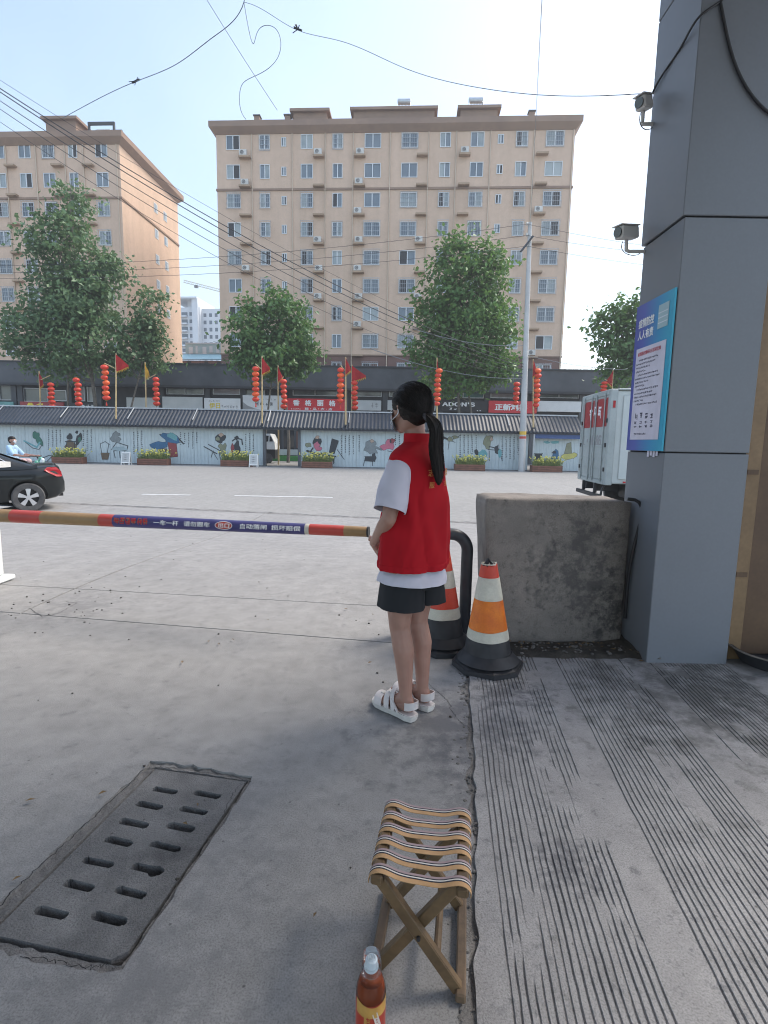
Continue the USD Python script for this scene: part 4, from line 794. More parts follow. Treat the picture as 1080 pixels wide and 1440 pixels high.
# ------------------------------------------------------------------ lantern strings and flags
LANT = 'red lantern strings along the wall roof'
def lantern_string(x, y0, y1, Y, label, warm=False):
    a, b = AY(x, y0, Y), AY(x, y1, Y); n = max(4, int(round((a[2] - b[2]) / .31))); p = (a[2] - b[2]) / n; t = thing('lantern_string', label, 'lanterns', (a[0], a[1], b[2]), group=LANT)
    r = np.random.default_rng(int(x)); part(t, 'cord', cyl((0, 0, -.1), (0, 0, a[2] - b[2] + .12), .012, n=5), 'cable')
    for k in range(n):
        z = p * (k + .5); R = .235 * (.9 + .14 * r.random()); h = p * .47; dx, dy = r.normal(0, .025, 2)
        prof = [(.06, z - h), (R * .62, z - h * .86), (R * .92, z - h * .4), (R, z), (R * .92, z + h * .4), (R * .62, z + h * .86), (.06, z + h)]
        la = part(t, 'lantern', lathe(prof, (dx, dy, 0), 12), 'lantern_orange' if (warm and k % 2) else 'lantern_red', smooth=50)
        part(la, 'collar', [lathe([(.07, z - h - .01), (.09, z - h), (.09, z - h + .035), (.07, z - h + .045)], (dx, dy, 0), 10), lathe([(.07, z + h - .04), (.09, z + h - .03), (.09, z + h), (.07, z + h + .005)], (dx, dy, 0), 10)], 'lantern_gold')
    part(t, 'tassel', lathe([(.01, -.34), (.05, -.32), (.03, -.12), (.012, -.08)], n=8), 'lantern_red')
    return t
for x, y0, y1, Y, lab, wm in ((71, 538, 574, 36.6, 'string of red lanterns in front of the dark red shop sign', 0), (108, 531, 571, 36.6, 'string of red lanterns before the curtained window under the tallest tree', 0), (147, 513, 563, 34.0, 'tall lantern string at the left, beside the first bamboo flagpole', 1), (219, 530, 571, 36.6, 'string of red lanterns hung from the yellow flag pole', 0), (359, 515, 565, 34.0, 'tall lantern string before the white sign with the grey swoosh', 1), (399, 533, 575, 36.6, 'string of red lanterns at the left end of the red banner', 0), (479, 517, 567, 34.0, 'tall lantern string at the right end of the red banner', 1), (499, 535, 577, 36.6, 'thinner lantern string just right of the twin flagpoles', 0), (616.5, 518, 571, 34.0, 'tall lantern string right of the woman\'s head', 1), (727, 537, 570, 36.6, 'short dull lantern string left of the concrete utility pole', 0), (756.5, 518, 573, 34.0, 'tall lantern string right of the concrete utility pole', 1), (850, 536, 556, 36.6, 'short lantern string above the box truck', 0)):
    lantern_string(x, y0, y1, Y, lab, wm)
FL = 'bamboo poles with pennants along the wall roof'
def flagpole(x, ytop, ybot, Y, label, side=1, arm=None, m='flag_red', seed=0, w=.62, drop=1.05, foot=None):
    a, b = AY(x, ytop, Y), AY(x, ybot, Y); b[2] = b[2] if Y < 35 else -.33; H = a[2] - b[2]; t = thing('flagpole', label, 'flagpole', b, group=FL); part(t, 'pole', tube([(0, 0, 0), (a[0] - b[0], 0, H)], [.06, .04], 8), 'bamboo', smooth=True)
    if Y < 35: part(t, 'foot_bracket', [bx(-.08, .08, -.07, .1, -.05, .04), bx(-.03, .03, .1, .5, -.02, .02)], 'pipe_dark')
    r = np.random.default_rng(seed); n = 8; top = V(a[0] - b[0], -.05, H - .06); v = []
    for i in range(n + 1):
        u = i / n
        for j in range(4): q = j / 3; v.append(top + V(side * w * u, .09 * sin(u * 6 + seed) * u, -q * drop * (1 - u * .9) - u * drop * .62))
    F = [q for i in range(n) for j in range(3) for c in [i * 4 + j] for q in ((c, c + 1, c + 5), (c, c + 5, c + 4), (c, c + 5, c + 1), (c, c + 4, c + 5))]
    f = part(t, 'pennant', (np.array(v), np.array(F)), m, smooth=False)
    T_ = []
    for i in range(n):                             # toothed yellow border
        p, q = v[i * 4 + 3], v[i * 4 + 7]; mid = (p + q) / 2 + V(side * .05, 0, -.14); T_.append(trimesh.Trimesh(np.array([p, q, mid, p + V(0, .01, 0), q + V(0, .01, 0), mid + V(0, .01, 0)]), [(0, 1, 2), (3, 5, 4), (0, 2, 1), (3, 4, 5)], process=False))
    part(f, 'border', T_, 'flag_yellow')
    if arm: e = AY(arm[0], arm[1], Y); part(t, 'arm', tube([(a[0] - b[0], -.02, e[2] - b[2] - .25), (e[0] - b[0], -.02, e[2] - b[2] + .1)], .025, 6), 'bamboo')
for x, yt, yb, Y, lab, sd, arm, m, w in ((163, 497, 590, 34.0, 'bamboo flagpole with a red pennant beside the tallest left lantern string', 1, (147, 513), 'flag_red', .8), (204, 509, 578, 36.6, 'bamboo flagpole with a limp yellow pennant against the left block', 1, (219, 529), 'flag_yellow', .25), (55, 522, 578, 36.6, 'bamboo pole with a dark red pennant at the far left under the tree', 1, (71, 530), 'flag_red', .3), (368.5, 501, 596, 34.0, 'bamboo flagpole with a red pennant over the gate\'s left post', 1, (359, 514), 'flag_red', .5), (391, 514, 580, 36.6, 'bamboo flagpole with a small red pennant half hidden by the round tree', 1, (399, 532), 'flag_red', .3), (486, 502, 598, 34.0, 'front flagpole of the twin pair by the red banner', 1, (479, 516), 'flag_red', .34), (495, 513, 580, 36.6, 'rear flagpole of the twin pair, its red pennant blown to the right', 1, (499, 534), 'flag_red', .95), (614.5, 503, 598, 34.0, 'bamboo flagpole directly right of the woman\'s head', 1, None, 'flag_red', .12), (750, 505, 602, 34.0, 'bamboo flagpole right of the concrete utility pole', 1, (757, 517), 'flag_red', .25), (862, 520, 580, 36.6, 'bamboo flagpole with a red pennant behind the box truck', -1, (850, 535), 'flag_red', .4)):
    flagpole(x, yt, yb, Y, lab, sd, arm, m, int(x), w)

# ------------------------------------------------------------------ utility pole and cables
pt, pb = AY(745.5, 313, 33.7), AY(733.5, 662, 33.7); pb[2] = -.35
up = thing('utility_pole', 'tall tapered grey concrete utility pole with yellow and red bands', 'utility pole', pb); D = pt - pb; D[1] = 0
part(up, 'pole', tube([(0, 0, 0), D], [.225, .115], 16), 'pole_cement', smooth=40)
for z0, z1, m in ((606.5, 611.5, 'flag_yellow'), (613.5, 617, 'band_red')):
    za, zb_ = [AY(735, y, 33.7)[2] + .35 for y in (z1, z0)]; fr = lambda z: .225 + (.115 - .225) * z / D[2] + .004; part(up, 'band', tube([D * za / D[2], D * zb_ / D[2]], [fr(za), fr(zb_)], 16), m, smooth=40)
zc_ = AY(744, 346, 33.7)[2] + .35
part(up, 'crossarm', tube([D * zc_ / D[2] + V(-.55, -.2, -.4), D * zc_ / D[2] + V(.15, -.2, .5)], .06, 6), 'pipe_dark')
for y in (316, 331, 346): z = AY(744, y, 33.7)[2] + .35; part(up, 'insulator', lathe([(.03, z - .1), (.07, z - .05), (.045, z), (.075, z + .05), (.03, z + .1)], (D[0] * z / D[2] - .2, -.12, 0), 10), 'ac_white')
def cable(label, P, r, m='cable', group=None, name='overhead_cable', n=6):
    o = np.asarray(P[0], float); return solo(name, tube(np.asarray(P) - o, r, n), m, label, 'cable', group, smooth=True, loc=tuple(o))
BN = 'bundle of cables sloping from the upper left'
endp = AY(737, 520, 33.5)
for k, (y, ye, mid, rr_, w) in enumerate(((104, 505, 330, .008, 'thin uppermost cable of the bundle sloping from the upper left corner'), (115, 512, 332, .02, 'thick upper black cable of the bundle sloping from the upper left'), (119, 516, 335, .02, 'second thick black cable of the bundle sloping from the upper left'), (131, 520, 342, .015, 'middle cable of the bundle sloping from the upper left'), (142, 526, 348, .013, 'fourth cable down in the bundle sloping from the upper left'), (160, 532, 356, .01, 'lowest cable of the bundle sloping from the upper left'))):
    a = AY(-60, y - 30, 22); b = AY(736, ye, 33.6); P = sag(a, b, .9 + .15 * k, 40); cable(w, P, rr_, group=BN)
H3 = 'three level wires tied to the utility pole'
for k, (yl_, yp, yr_) in enumerate(((371, 315, 342), (380, 331, 350), (388, 346, 368))):
    a, p = AY(-40, yl_ + 3, 33.4), AY(741, yp, 33.5); b = AY(960, yr_ + 10, 33.2)
    cable(f'{("upper", "middle", "lower")[k]} thin level wire running left from the utility pole', sag(a, p, .55, 40), .011, 'cable', H3); cable(f'{("upper", "middle", "lower")[k]} thin level wire running right from the utility pole', sag(p, b, .12, 24), .011, 'cable', H3)
cable('thin vertical wire hanging from the top edge to the utility pole', spline([AY(764, -30, 9), AY(759, 60, 14), AY(752, 200, 23), AY(746, 313, 33.6)], 40), .008, 'cable_grey')
for k, (pts, w) in enumerate((([(520, 490), (600, 515), (680, 530), (738, 532)], 'pale slack cable crossing the lower crown of the broad tree'), ([(580, 462), (640, 478), (700, 486), (738, 486)], 'pale slack cable crossing the middle of the broad tree'))):
    cable(w, spline([AY(x, y, 35.2) for x, y in pts], 30), .02, 'cable_grey')
cable('thin wire running level right of the utility pole toward the truck', spline([AY(742, 500, 33.6), AY(800, 512, 33.6), AY(880, 520, 33.6)], 20), .014, 'cable_grey')
# nearer wires hung over the driveway
WK = [AY(343, 3, 7.5), ]
cable('sagging black wire falling left from the knot at the top edge', spline([AY(345, -30, 7.2), AY(343, 3, 7.5), AY(300, 52, 8.2), AY(245, 92, 9), AY(190, 115, 9.6), AY(140, 138, 10.2), AY(88, 166, 11)], 60), .0055, 'cable_grey')
cable('sagging black wire running right from the knot at the top edge to the pillar', spline([AY(343, 3, 7.5), AY(380, 20, 7.2), AY(420, 43, 6.9), AY(480, 58, 6.5), AY(560, 92, 6), AY(650, 119, 5.4), AY(740, 132, 4.9), AY(830, 135, 4.3), AY(912, 131, 3.7)], 70), .003, 'cable_grey')
cable('loose curling end of wire hanging from the knot', spline([AY(x, y, 7.5) for x, y in ((343, 4), (348, 32), (357, 61), (362, 45), (372, 36), (386, 39), (395, 62), (390, 82), (372, 100), (354, 109), (341, 118), (337, 135), (338, 152), (346, 168))], 90), .004, 'cable_grey')
cable('faint straight wire slanting down left of the loose curl', spline([AY(285, -10, 14), AY(340, 78, 15), AY(390, 155, 16)], 12), .007, 'cable_grey')
for (x, y), w in (((191, 114), 'left'), ((419, 41), 'right')):
    o = AY(x, y, 9.6 if x < 300 else 6.9); rr_ = np.random.default_rng(x); k = (o[1] / 740); t = solo('wire_splice', [tube([V(-5, 0, -2.2 if x < 300 else 1.5) * k, V(5, 0, 2.2 if x < 300 else -1.5) * k], .014 * o[1] / 8, 6)] + [tube([V(0, 0, 0), rr_.normal(0, 4, 3) * V(1, .3, 1) * k], .006, 4) for _ in range(5)], 'cable', f'dark taped splice on the {w} sagging wire', 'wire splice', loc=tuple(o))

# ------------------------------------------------------------------ planters, boards, lorry behind the gate
def planter(px, label, first=None):
    loc = AY(px, 655, 33.5) * V(1, 1, 0) + V(0, 0, -.35)
    if first is not None: return dup(first, label, loc, 0, None, None)
    t = thing('planter', label, 'planter', loc, group='planters of yellow flowers along the wall'); r = np.random.default_rng(2)
    for k in range(3): part(t, 'plank', [cb(-.92, .92, -.30, -.27, .02 + k * .13, .14 + k * .13, .01), cb(-.92, .92, .27, .30, .02 + k * .13, .14 + k * .13, .01)], 'planter_wood')
    part(t, 'end_board', [bx(-.95, -.921, -.30, .30, 0, .42), bx(.921, .95, -.30, .30, 0, .42)], 'planter_wood'); part(t, 'soil', bx(-.9, .9, -.265, .265, .02, .36), 'dirt')
    B = []; Fl = []
    for _ in range(260):
        x, y = r.uniform(-.88, .88), r.uniform(-.25, .25); h = r.uniform(.26, .66); l = V(r.normal(0, .18), r.normal(0, .14), h); p = V(x, y, .34)
        B.append(trimesh.Trimesh(np.array([p - V(.018, 0, 0), p + V(.018, 0, 0), p + l * .6 + V(.022, 0, 0), p + l]), [(0, 1, 2), (0, 2, 3), (0, 2, 1), (0, 3, 2)], process=False))
        if r.random() < .5: c = trimesh.creation.icosphere(0, r.uniform(.025, .055)); c.apply_translation(p + l); Fl.append(c)
    part(t, 'leaves', B, 'plant_green'); part(t, 'blossoms', Fl, 'flower_yellow'); return t
p0 = planter(98, 'planter of yellow flowers behind the black car, leftmost of the row')
for x, l in ((217, 'planter of yellow flowers below the blue and red painted figures'), (333, 'planter of yellow flowers left of the gate opening'), (446, 'planter of yellow flowers right of the gate opening'), (660, 'planter of yellow flowers left of the utility pole foot'), (768, 'planter of yellow flowers right of the utility pole foot')): planter(x, l, p0)
def aboard(px, label, first=None):
    loc = AY(px, 655, 33.1) * V(1, 1, 0) + V(0, 0, -.35)
    if first is not None: return dup(first, label, loc)
    t = thing('folding_board', label, 'A-frame sign', loc, group='white folding boards before the wall')
    for s in (-1, 1):
        fr = [bx(-.27, -.22, -.015, .015, 0, .82), bx(.22, .27, -.015, .015, 0, .82), bx(-.22, .22, -.014, .014, .76, .82), bx(-.22, .22, -.014, .014, .12, .18)]
        part(t, 'frame', [rot(m, s * 13, (1, 0, 0), (0, 0, .82)).apply_translation((0, 0, -.02)) for m in fr], 'white_paint'); part(t, 'panel', rot(bx(-.219, .219, -.008, .008, .181, .759), s * 13, (1, 0, 0), (0, 0, .82)).apply_translation((0, 0, -.02)), 'sign_pale')
    part(t, 'notice', rot([scrawl(np.random.default_rng(3), .3, .09, 7).apply_translation((-.15, -.012, .3 + k * .14)) for k in range(3)], -13, (1, 0, 0), (0, 0, .82)).apply_translation((0, 0, -.02)), 'letter_grey'); return t
a0 = aboard(178, 'white folding board below the painted basket and table'); aboard(357, 'white folding board just left of the gate opening', a0)
lt = thing('small_lorry', 'small white lorry parked behind the gate opening, its cab showing', 'lorry', AY(384, 650, 38.2) * V(1, 1, 0) + V(0, 0, -.33))
lx = lambda x: AY(x, 630, 38.2)[0] - AY(384, 650, 38.2)[0]; lz = lambda y: AY(384, y, 38.2)[2] + .33
sd_ = [(lx(352), lz(632)), (lx(352), lz(610)), (lx(380), lz(610)), (lx(386), lz(622)), (lx(387), lz(632))]
part(lt, 'cab', xz(poly(sd_, 1.7), 1.7), 'white_paint')
part(lt, 'window', [xz(poly([(lx(371), lz(622)), (lx(373), lz(613)), (lx(378), lz(613)), (lx(377), lz(621))], .02), -.002), xz(poly([(lx(379), lz(621)), (lx(379.8), lz(613)), (lx(382), lz(615)), (lx(384), lz(620.5))], .02), -.002)], 'car_glass')
part(lt, 'chassis', bx(lx(352), lx(386.5), .08, 1.6, .35, lz(632) - .003), 'black_plastic')
for x in (358, 376): part(lt, 'wheel', rot(lathe([(.05, -.1), (.3, -.1), (.36, -.06), (.36, .06), (.3, .1), (.05, .1)], n=20), 90, (1, 0, 0)).apply_translation((lx(x), .12, .36)), 'tyre', smooth=40)
sf_ = thing('shop_doorway', 'shop doorway behind the gate with a green and red step', 'doorway', AY(405, 650, 44) * V(1, 1, 0) + V(0, 0, -.33)); fx = lambda x: AY(x, 640, 44)[0] - AY(405, 650, 44)[0]; fz_ = lambda y: AY(405, y, 44)[2] + .33
part(sf_, 'counter', bx(fx(392), fx(430), 0, .5, fz_(640), fz_(632)), 'sign_pale'); part(sf_, 'green_mat', bx(fx(385), fx(440), -.6, .5, fz_(650), fz_(641)), 'turf_green'); part(sf_, 'red_step', bx(fx(380), fx(440), -1.2, -.61, 0, fz_(650.5)), 'band_red'); part(sf_, 'door', bx(fx(396), fx(411), 1.0, 1.1, 0, fz_(604)), 'car_glass'); part(sf_, 'door_frame', [bx(fx(393), fx(395.8), .95, 1.15, 0, fz_(603)), bx(fx(411.2), fx(414), .95, 1.15, 0, fz_(603))], 'charcoal_light'); part(sf_, 'red_banner', bx(fx(414.2), fx(419), .9, 1.0, fz_(630), fz_(606)), 'brown_tile')

# ================================================================== GATEHOUSE SIDE
can = thing('entrance_canopy', 'grey entrance canopy roof overhead, out of the picture, carried by the pillar', 'canopy', (0, 0, 4.52))
part(can, 'soffit', bx(-8.5, 3.2, -7.5, 3.72, 0, .25), 'canopy_paint'); part(can, 'fascia', bx(-8.5, 3.2, 3.722, 3.85, -.04, .9), 'pillar_panel'); part(can, 'beam', [bx(x - .15, x + .15, -7.5, 3.7, -.22, -.003) for x in (-7.6, 2.0)], 'canopy_paint')
part(can, 'far_column', bx(-8.2, -7.6, 2.9, 3.4, -4.52, -.225), 'pillar_panel')
PX0, PX1, PY0, PY1 = 1.675, 2.185, 3.18, 3.66
pil = thing('gate_pillar', 'square grey metal clad gate pillar at the right with dark panel joints', 'pillar', (PX0, PY0, 0)); w_, d_ = PX1 - PX0, PY1 - PY0
part(pil, 'core', bx(.012, w_ - .012, .012, d_ - .012, 0, 4.505), 'joint_black')
JZ = [(.0, 1.325, 0), (1.332, 2.655, 0), (2.664, 3.985, .012), (3.992, 4.51, .012)]
for z0, z1, o in JZ: part(pil, 'panel', cb(-o, w_ + o, -o * .2, d_ + o, z0, z1, .004), 'pillar_panel')
nt = thing('notice_board', 'blue and white printed notice board with Chinese text fixed on the pillar side', 'notice board', (PX0 - .004, PY0 + .005, 1.335)); NH, NW = .94, .465
part(nt, 'board', bx(-.012, -.001, 0, NW, 0, NH), 'notice_blue')
def onside(m, y0, z0, x=-.0125):                     # xz drawing (reading along +x, facing -y) -> pillar side facing -x, read from the street side towards the camera
    m = tm(m).copy(); v = m.vertices.copy(); m.vertices = np.stack([x + v[:, 1], NW - (y0 + v[:, 0]), z0 + v[:, 2]], 1); m.invert() if False else None; return m
def flipfix(m): m = m.copy(); m.faces = m.faces[:, ::-1]; return m
part(nt, 'white_sheet', bx(-.0145, -.0125, .05, NW - .045, .07, .66), 'notice_white')
part(nt, 'title', [onside(fit(t_, .20, .058, .0015), .045, z, -.0128) for t_, z in (('疫情防控', .79), ('人人有责', .715))], 'letter_white')
part(nt, 'mask_picture', [bx(-.0142, -.0125, .05, .17, .74, .88)], 'mint_sheet'); part(nt, 'mask_fold', [bx(-.0152, -.0143, .055, .165, z, z + .006) for z in (.77, .80, .83)], 'mask_white')
part(nt, 'heading', onside(fit('疫情防控期间有关事项告知', .29, .026, .001, 0), .07, .61, -.0147), 'notice_red')
r5 = np.random.default_rng(6); TX = []
for k in range(13):
    z = .575 - k * .0235; n = r5.integers(11, 20) if k % 4 != 3 else 8
    TX += [onside(scrawl(r5, .013, .013, 4, .16, .001), .06 + (.03 if k % 4 == 0 else 0) + q * .0165, z, -.0147) for q in range(min(n, 17 if k % 4 == 0 else 19))]
for q in range(4): TX += [onside(scrawl(r5, .04, h_, 5, .13, .001), .09 + q * .07, z, -.0147) for z, h_ in ((.20, .045), (.172, .018), (.145, .018))]
TX += [onside(scrawl(r5, .014, .015, 4, .16, .001), .10 + q * .018, .10, -.0147) for q in range(9)]
part(nt, 'text', TX, 'notice_text', kind='stuff'); part(nt, 'torn_tape', [bx(-.003, -.001, .06 + k * .035, .085 + k * .035, -.03 - .008 * (k % 2), -.001) for k in range(4)], 'notice_white')
# timber door jamb at the right
dr = thing('wooden_door', 'brown plywood door and jamb right of the grey pillar', 'door', (PX1 + .03, 3.30, 0))
part(dr, 'jamb', cb(0, .115, -.03, .12, 0, 4.2, .006), 'wood_brown'); part(dr, 'leaf', cb(.118, 1.25, .02, .06, .02, 4.2, .004), 'wood_dark'); part(dr, 'hinge', [bx(.03, .10, -.034, -.030, z, z + .03) for z in (.55, 1.20)], 'wood_dark')
part(dr, 'back_wall', bx(1.26, 2.2, -.05, .15, 0, 4.2), 'canopy_paint')
bn = thing('basin', 'shallow dark basin with a pale rim on the ground by the wooden door', 'basin', (2.50, 3.20, 0))
part(bn, 'bowl', lathe([(.001, .012), (.17, .012), (.235, .10), (.262, .105), (.265, .10), (.245, .092), (.185, .004), (.001, .004)], n=40), 'cone_black', smooth=30); part(bn, 'rim', tube([(.264 * cos(a), .264 * sin(a), .104) for a in np.linspace(0, 2 * PI, 41)], .006, 6), 'rim_metal', smooth=True)
# concrete block
BZ = 1.01; bb = np.array([(0, 0), (.985, .03), (.985, .40), (.03, .40)])
nb = 26; gv_ = []
blk_c = trimesh.creation.box((1, 1, 1)).subdivide().subdivide().subdivide().subdivide(); v = blk_c.vertices.copy() + .5
x = v[:, 0] * .985; y = v[:, 1] * .40 + .02 * v[:, 0] * (1 - v[:, 1]); z = v[:, 2] * (BZ - .012 * v[:, 0]); x = x + (1 - v[:, 0]) * (1 - v[:, 2]) * .075
edge = np.minimum.reduce([np.minimum(v[:, 0], 1 - v[:, 0]) + np.minimum(v[:, 1], 1 - v[:, 1]), np.minimum(v[:, 0], 1 - v[:, 0]) + np.minimum(v[:, 2], 1 - v[:, 2]), np.minimum(v[:, 1], 1 - v[:, 1]) + np.minimum(v[:, 2], 1 - v[:, 2])])
p = np.stack([x, y, z], 1); nz = np.array([meshkit.fbm(q * 7, 4, 3) for q in p]) - .5; ctr = V(.5, .2, .5); dirv = (p - ctr) / np.linalg.norm(p - ctr, axis=1)[:, None]
p += dirv * (nz * .022 - .016 * (edge < .03))[:, None]
t = thing('concrete_block', 'waist high weathered concrete block beside the grey pillar', 'concrete block', (.665, 3.45, 0)); part(t, 'body', trimesh.Trimesh(p, blk_c.faces, process=False), 'block_cement', smooth=50)
part(t, 'gap_liner', tube(spline([(.93, -.02, BZ + .008), (1.0, -.025, BZ - .01), (1.012, -.02, .8), (.985, .0, .5), (.99, .01, .2)], 24), .011, 6), 'black_plastic', smooth=True)
# rubble and earth at its foot
rb = np.random.default_rng(12); mv, mf = [], []
for j, yv in enumerate(np.linspace(-.22, .12, 13)):
    for i, xv in enumerate(np.linspace(0, 1.15, 44)):
        e = min(xv / .12, (1.15 - xv) / .12, (yv + .22) / .07, 1.) ; e = max(e, 0) ; mv.append((xv, yv + .03 * (meshkit.noise(V(xv * 9, 0, 4)) - .5), -.01 + e * (.018 + .05 * meshkit.fbm(V(xv * 8, yv * 8, 0), 4) * (.5 + .8 * xv))))
for j in range(12):
    for i in range(43): a = j * 44 + i; mf += [(a, a + 1, a + 45), (a, a + 45, a + 44)]
solo('earth_heap', (np.array(mv), np.array(mf)), 'dirt', kind='structure', smooth=50, loc=(.72, 3.42, 0))
def pebbles(n, fx_, r0, r1, seed, m='stone', name='pebbles'):
    r = np.random.default_rng(seed); P = []
    for _ in range(n):
        c = trimesh.creation.icosphere(1, 1.); c.vertices *= 1 + r.normal(0, .13, (len(c.vertices), 1)); s = r.uniform(r0, r1); c.vertices *= s * V(1, r.uniform(.6, 1), r.uniform(.4, .7)); c.apply_translation(fx_(r)); P.append(c)
    solo(name, P, m, kind='stuff')
pebbles(90, lambda r: V(r.uniform(.75, 1.8), 3.42 - abs(r.normal(0, .10)), .035), .004, .013, 3)
pebbles(190, lambda r: (lambda y: V(ERx(y) - .03 + r.normal(0, .03), y, .0))(r.uniform(.9, 3.2)), .0025, .009, 4, 'stone', 'gravel')
pebbles(120, lambda r: V(r.uniform(-4, .4), r.uniform(1.2, 8), 0) + V(0, 0, .004) if r.random() < .5 else V(-2.75 + r.normal(0, .35), 4.1 + r.normal(0, .35), .003), .003, .009, 5, 'dirt', 'grit')
lf = []; r = np.random.default_rng(9)
for _ in range(46):
    x, y = (r.uniform(.8, 1.7), 3.40 - abs(r.normal(0, .08))) if r.random() < .6 else (r.uniform(-2.5, 2.0), r.uniform(1.3, 4.2)); a = r.uniform(0, 6.3); s = r.uniform(.008, .02); c, q = cos(a) * s, sin(a) * s
    z = .05 if y > 3.2 and x > .7 else .012; P = np.array([(x + c, y + q, z), (x - q * .45, y + c * .45, z + .004), (x - c, y - q, z + .002), (x + q * .45, y - c * .45, z + .006)]); lf.append(trimesh.Trimesh(P, [(0, 1, 2), (0, 2, 3)], process=False))
solo('dry_leaves', lf, 'dry_leaf', kind='stuff')
# cameras and wires on the pillar
def seccam(P, label, L, aim, seed):
    t = thing('security_camera', label, 'security camera', P); body = [cb(-L, 0, -.036, .036, -.036, .036, .008)]; hood = [cb(-L - .012, .005, -.041, .041, .037, .043, .002)]
    R = lambda m: rot(rot(m, aim[1], (0, 1, 0)), aim[0], (0, 0, 1))
    part(t, 'housing', [R(m) for m in body], 'silver_paint'); part(t, 'sunshield', [R(m) for m in hood], 'silver_paint'); part(t, 'lens', R(rot(cyl((0, 0, 0), (0, 0, .008), .03, n=14), 90, (0, 1, 0)).apply_translation((-L - .009, 0, 0))), 'car_glass')
    part(t, 'bracket', [cyl((-L * .35, 0, -.037), (-L * .3, .01, -.10), .012, n=8), tube([(-L * .3, .01, -.10), (-.02, .02, -.105), (.10, .03, -.10)], .012, 8)], 'silver_paint'); part(t, 'cord', tube(spline([(-L * .5, 0, -.05), (-L * .42, .02, -.10), (-.02, .02, -.125), (.06, .03, -.11)], 16), .0025, 5), 'cable')
C1 = AY(912, 146, 3.62); seccam(C1, 'small grey security camera high on the pillar edge', .085, (28, -12), 1)
C2 = AY(893, 328, 3.62); seccam(C2, 'larger grey security camera lower on the pillar edge', .15, (25, -8), 2)
f0 = PY0 - .012
cable('black cable looping down the upper pillar side to the top camera', spline([AY(1030, -18, f0), AY(1013, 2, f0), AX(985, 22, PX0 - .02), AX(960, 62, PX0 - .02), AX(935, 100, PX0 - .02), AX(918, 130, PX0 - .02)], 40), .006)
cable('black cable curving across the upper pillar face to the right edge', spline([AY(1013, 2, f0), AY(1022, 48, f0), AY(1040, 105, f0), AY(1062, 140, f0), AY(1086, 162, f0), AY(1120, 175, f0)], 40), .008)

# ================================================================== TRAFFIC THINGS
def octa(r, k=.38): return Polygon([(r, -r * k), (r, r * k), (r * k, r), (-r * k, r), (-r, r * k), (-r, -r * k), (-r * k, -r), (r * k, -r)])
def cone(label, loc, H, rz, bands, torn, lean=0, base=.205):
    t = thing('traffic_cone', label, 'traffic cone', loc, rz); rad = lambda z: .150 - (.150 - .036) * (z - .05) / .66; n = 40
    part(t, 'base', [poly(octa(base), .03), moved(loft([np.c_[np.array(octa(base - .012).exterior.coords[:-1]), [0] * 8], np.c_[np.array(octa(base - .045).exterior.coords[:-1]), [.018] * 8]]), (0, 0, .030))], 'cone_black'); part(t, 'foot', lathe([(.19, .0485), (.168, .06), (.152, .075), (rad(.10) + .001, .10)], n=n), 'cone_black', smooth=40)
    r = np.random.default_rng(int(rz) + 5)
    def shell(z0, z1, off, rag=False):
        R = []
        zs = np.linspace(z0, z1, 7)
        for z in zs:
            a = np.linspace(0, 2 * PI, n, False); dent = .012 * np.exp(-((a - 4.9) / .4) ** 2) * np.exp(-((z - .24) / .09) ** 2); rr_ = rad(z) + off - dent; zz_ = np.full(n, z)
            if rag and z == zs[-1]: zz_ = z + .012 * np.array([meshkit.noise(V(cos(q) * 4, sin(q) * 4, 1)) - .5 for q in a]) * 2 - .012 * (np.sin(a) > .2)
            R.append(np.stack([rr_ * np.cos(a) + lean * z, rr_ * np.sin(a), zz_], 1))
        inn = [np.c_[(R[k][:, :2] - V(lean * zs[k], 0)[:2]) * (1 - .004 / rad(zs[k])) + V(lean * zs[k], 0)[:2], R[k][:, 2]] for k in (6, 0)]
        return loft(R + inn + [R[0]], cap=False)
    for nm, z0, z1, m, off in bands: part(t, nm, shell(z0, z1, off, rag=(torn and z1 >= H - 1e-6)), m, smooth=40)
    if torn: part(t, 'torn_rim', [shell(H + .001, H + .009, -.002, True)], 'cone_white'); part(t, 'liner', [tube([(lean * H - .02, .012, H - .02), (lean * H + .005, .018, H + .022), (lean * H + .026, .006, H - .005)], [.016, .014, .008], 6)], 'cone_black')
    else: part(t, 'tip', lathe([(rad(H) , H), (rad(H) * .95, H + .03), (.008, H + .035)], (lean * H, 0, 0), 20), 'cone_black', smooth=40)
    return t
cone('worn orange and white traffic cone with a torn open top before the concrete block', (.655, 3.10, .004), .64, 20, (('body', .10, .185, 'cone_black', 0), ('band', .186, .245, 'cone_white', .002), ('sleeve', .246, .43, 'cone_orange', .001), ('band', .431, .565, 'cone_white', .002), ('top', .566, .64, 'cone_red', 0)), True, -.03)
cone('red and white traffic cone behind the woman\'s legs, half hidden', (.405, 3.40, .002), .68, 5, (('body', .10, .215, 'cone_black', 0), ('band', .216, .285, 'cone_white', .002), ('sleeve', .286, .42, 'cone_red', .001), ('band', .421, .53, 'cone_white', .002), ('top', .531, .68, 'cone_red', 0)), False, -.02)
hp = thing('pipe_hoop', 'dark bent pipe hoop standing behind the two traffic cones', 'pipe hoop', (.585, 3.60, 0)); hz = .735; R_ = .115
arc = [(-R_ + R_ * cos(a), 0, hz - R_ + R_ * sin(a)) for a in np.linspace(0, PI / 2, 14)]; arc2 = [(-.42 + R_ - R_ * sin(a), 0, hz - R_ + R_ * cos(a)) for a in np.linspace(0, PI / 2, 14)]
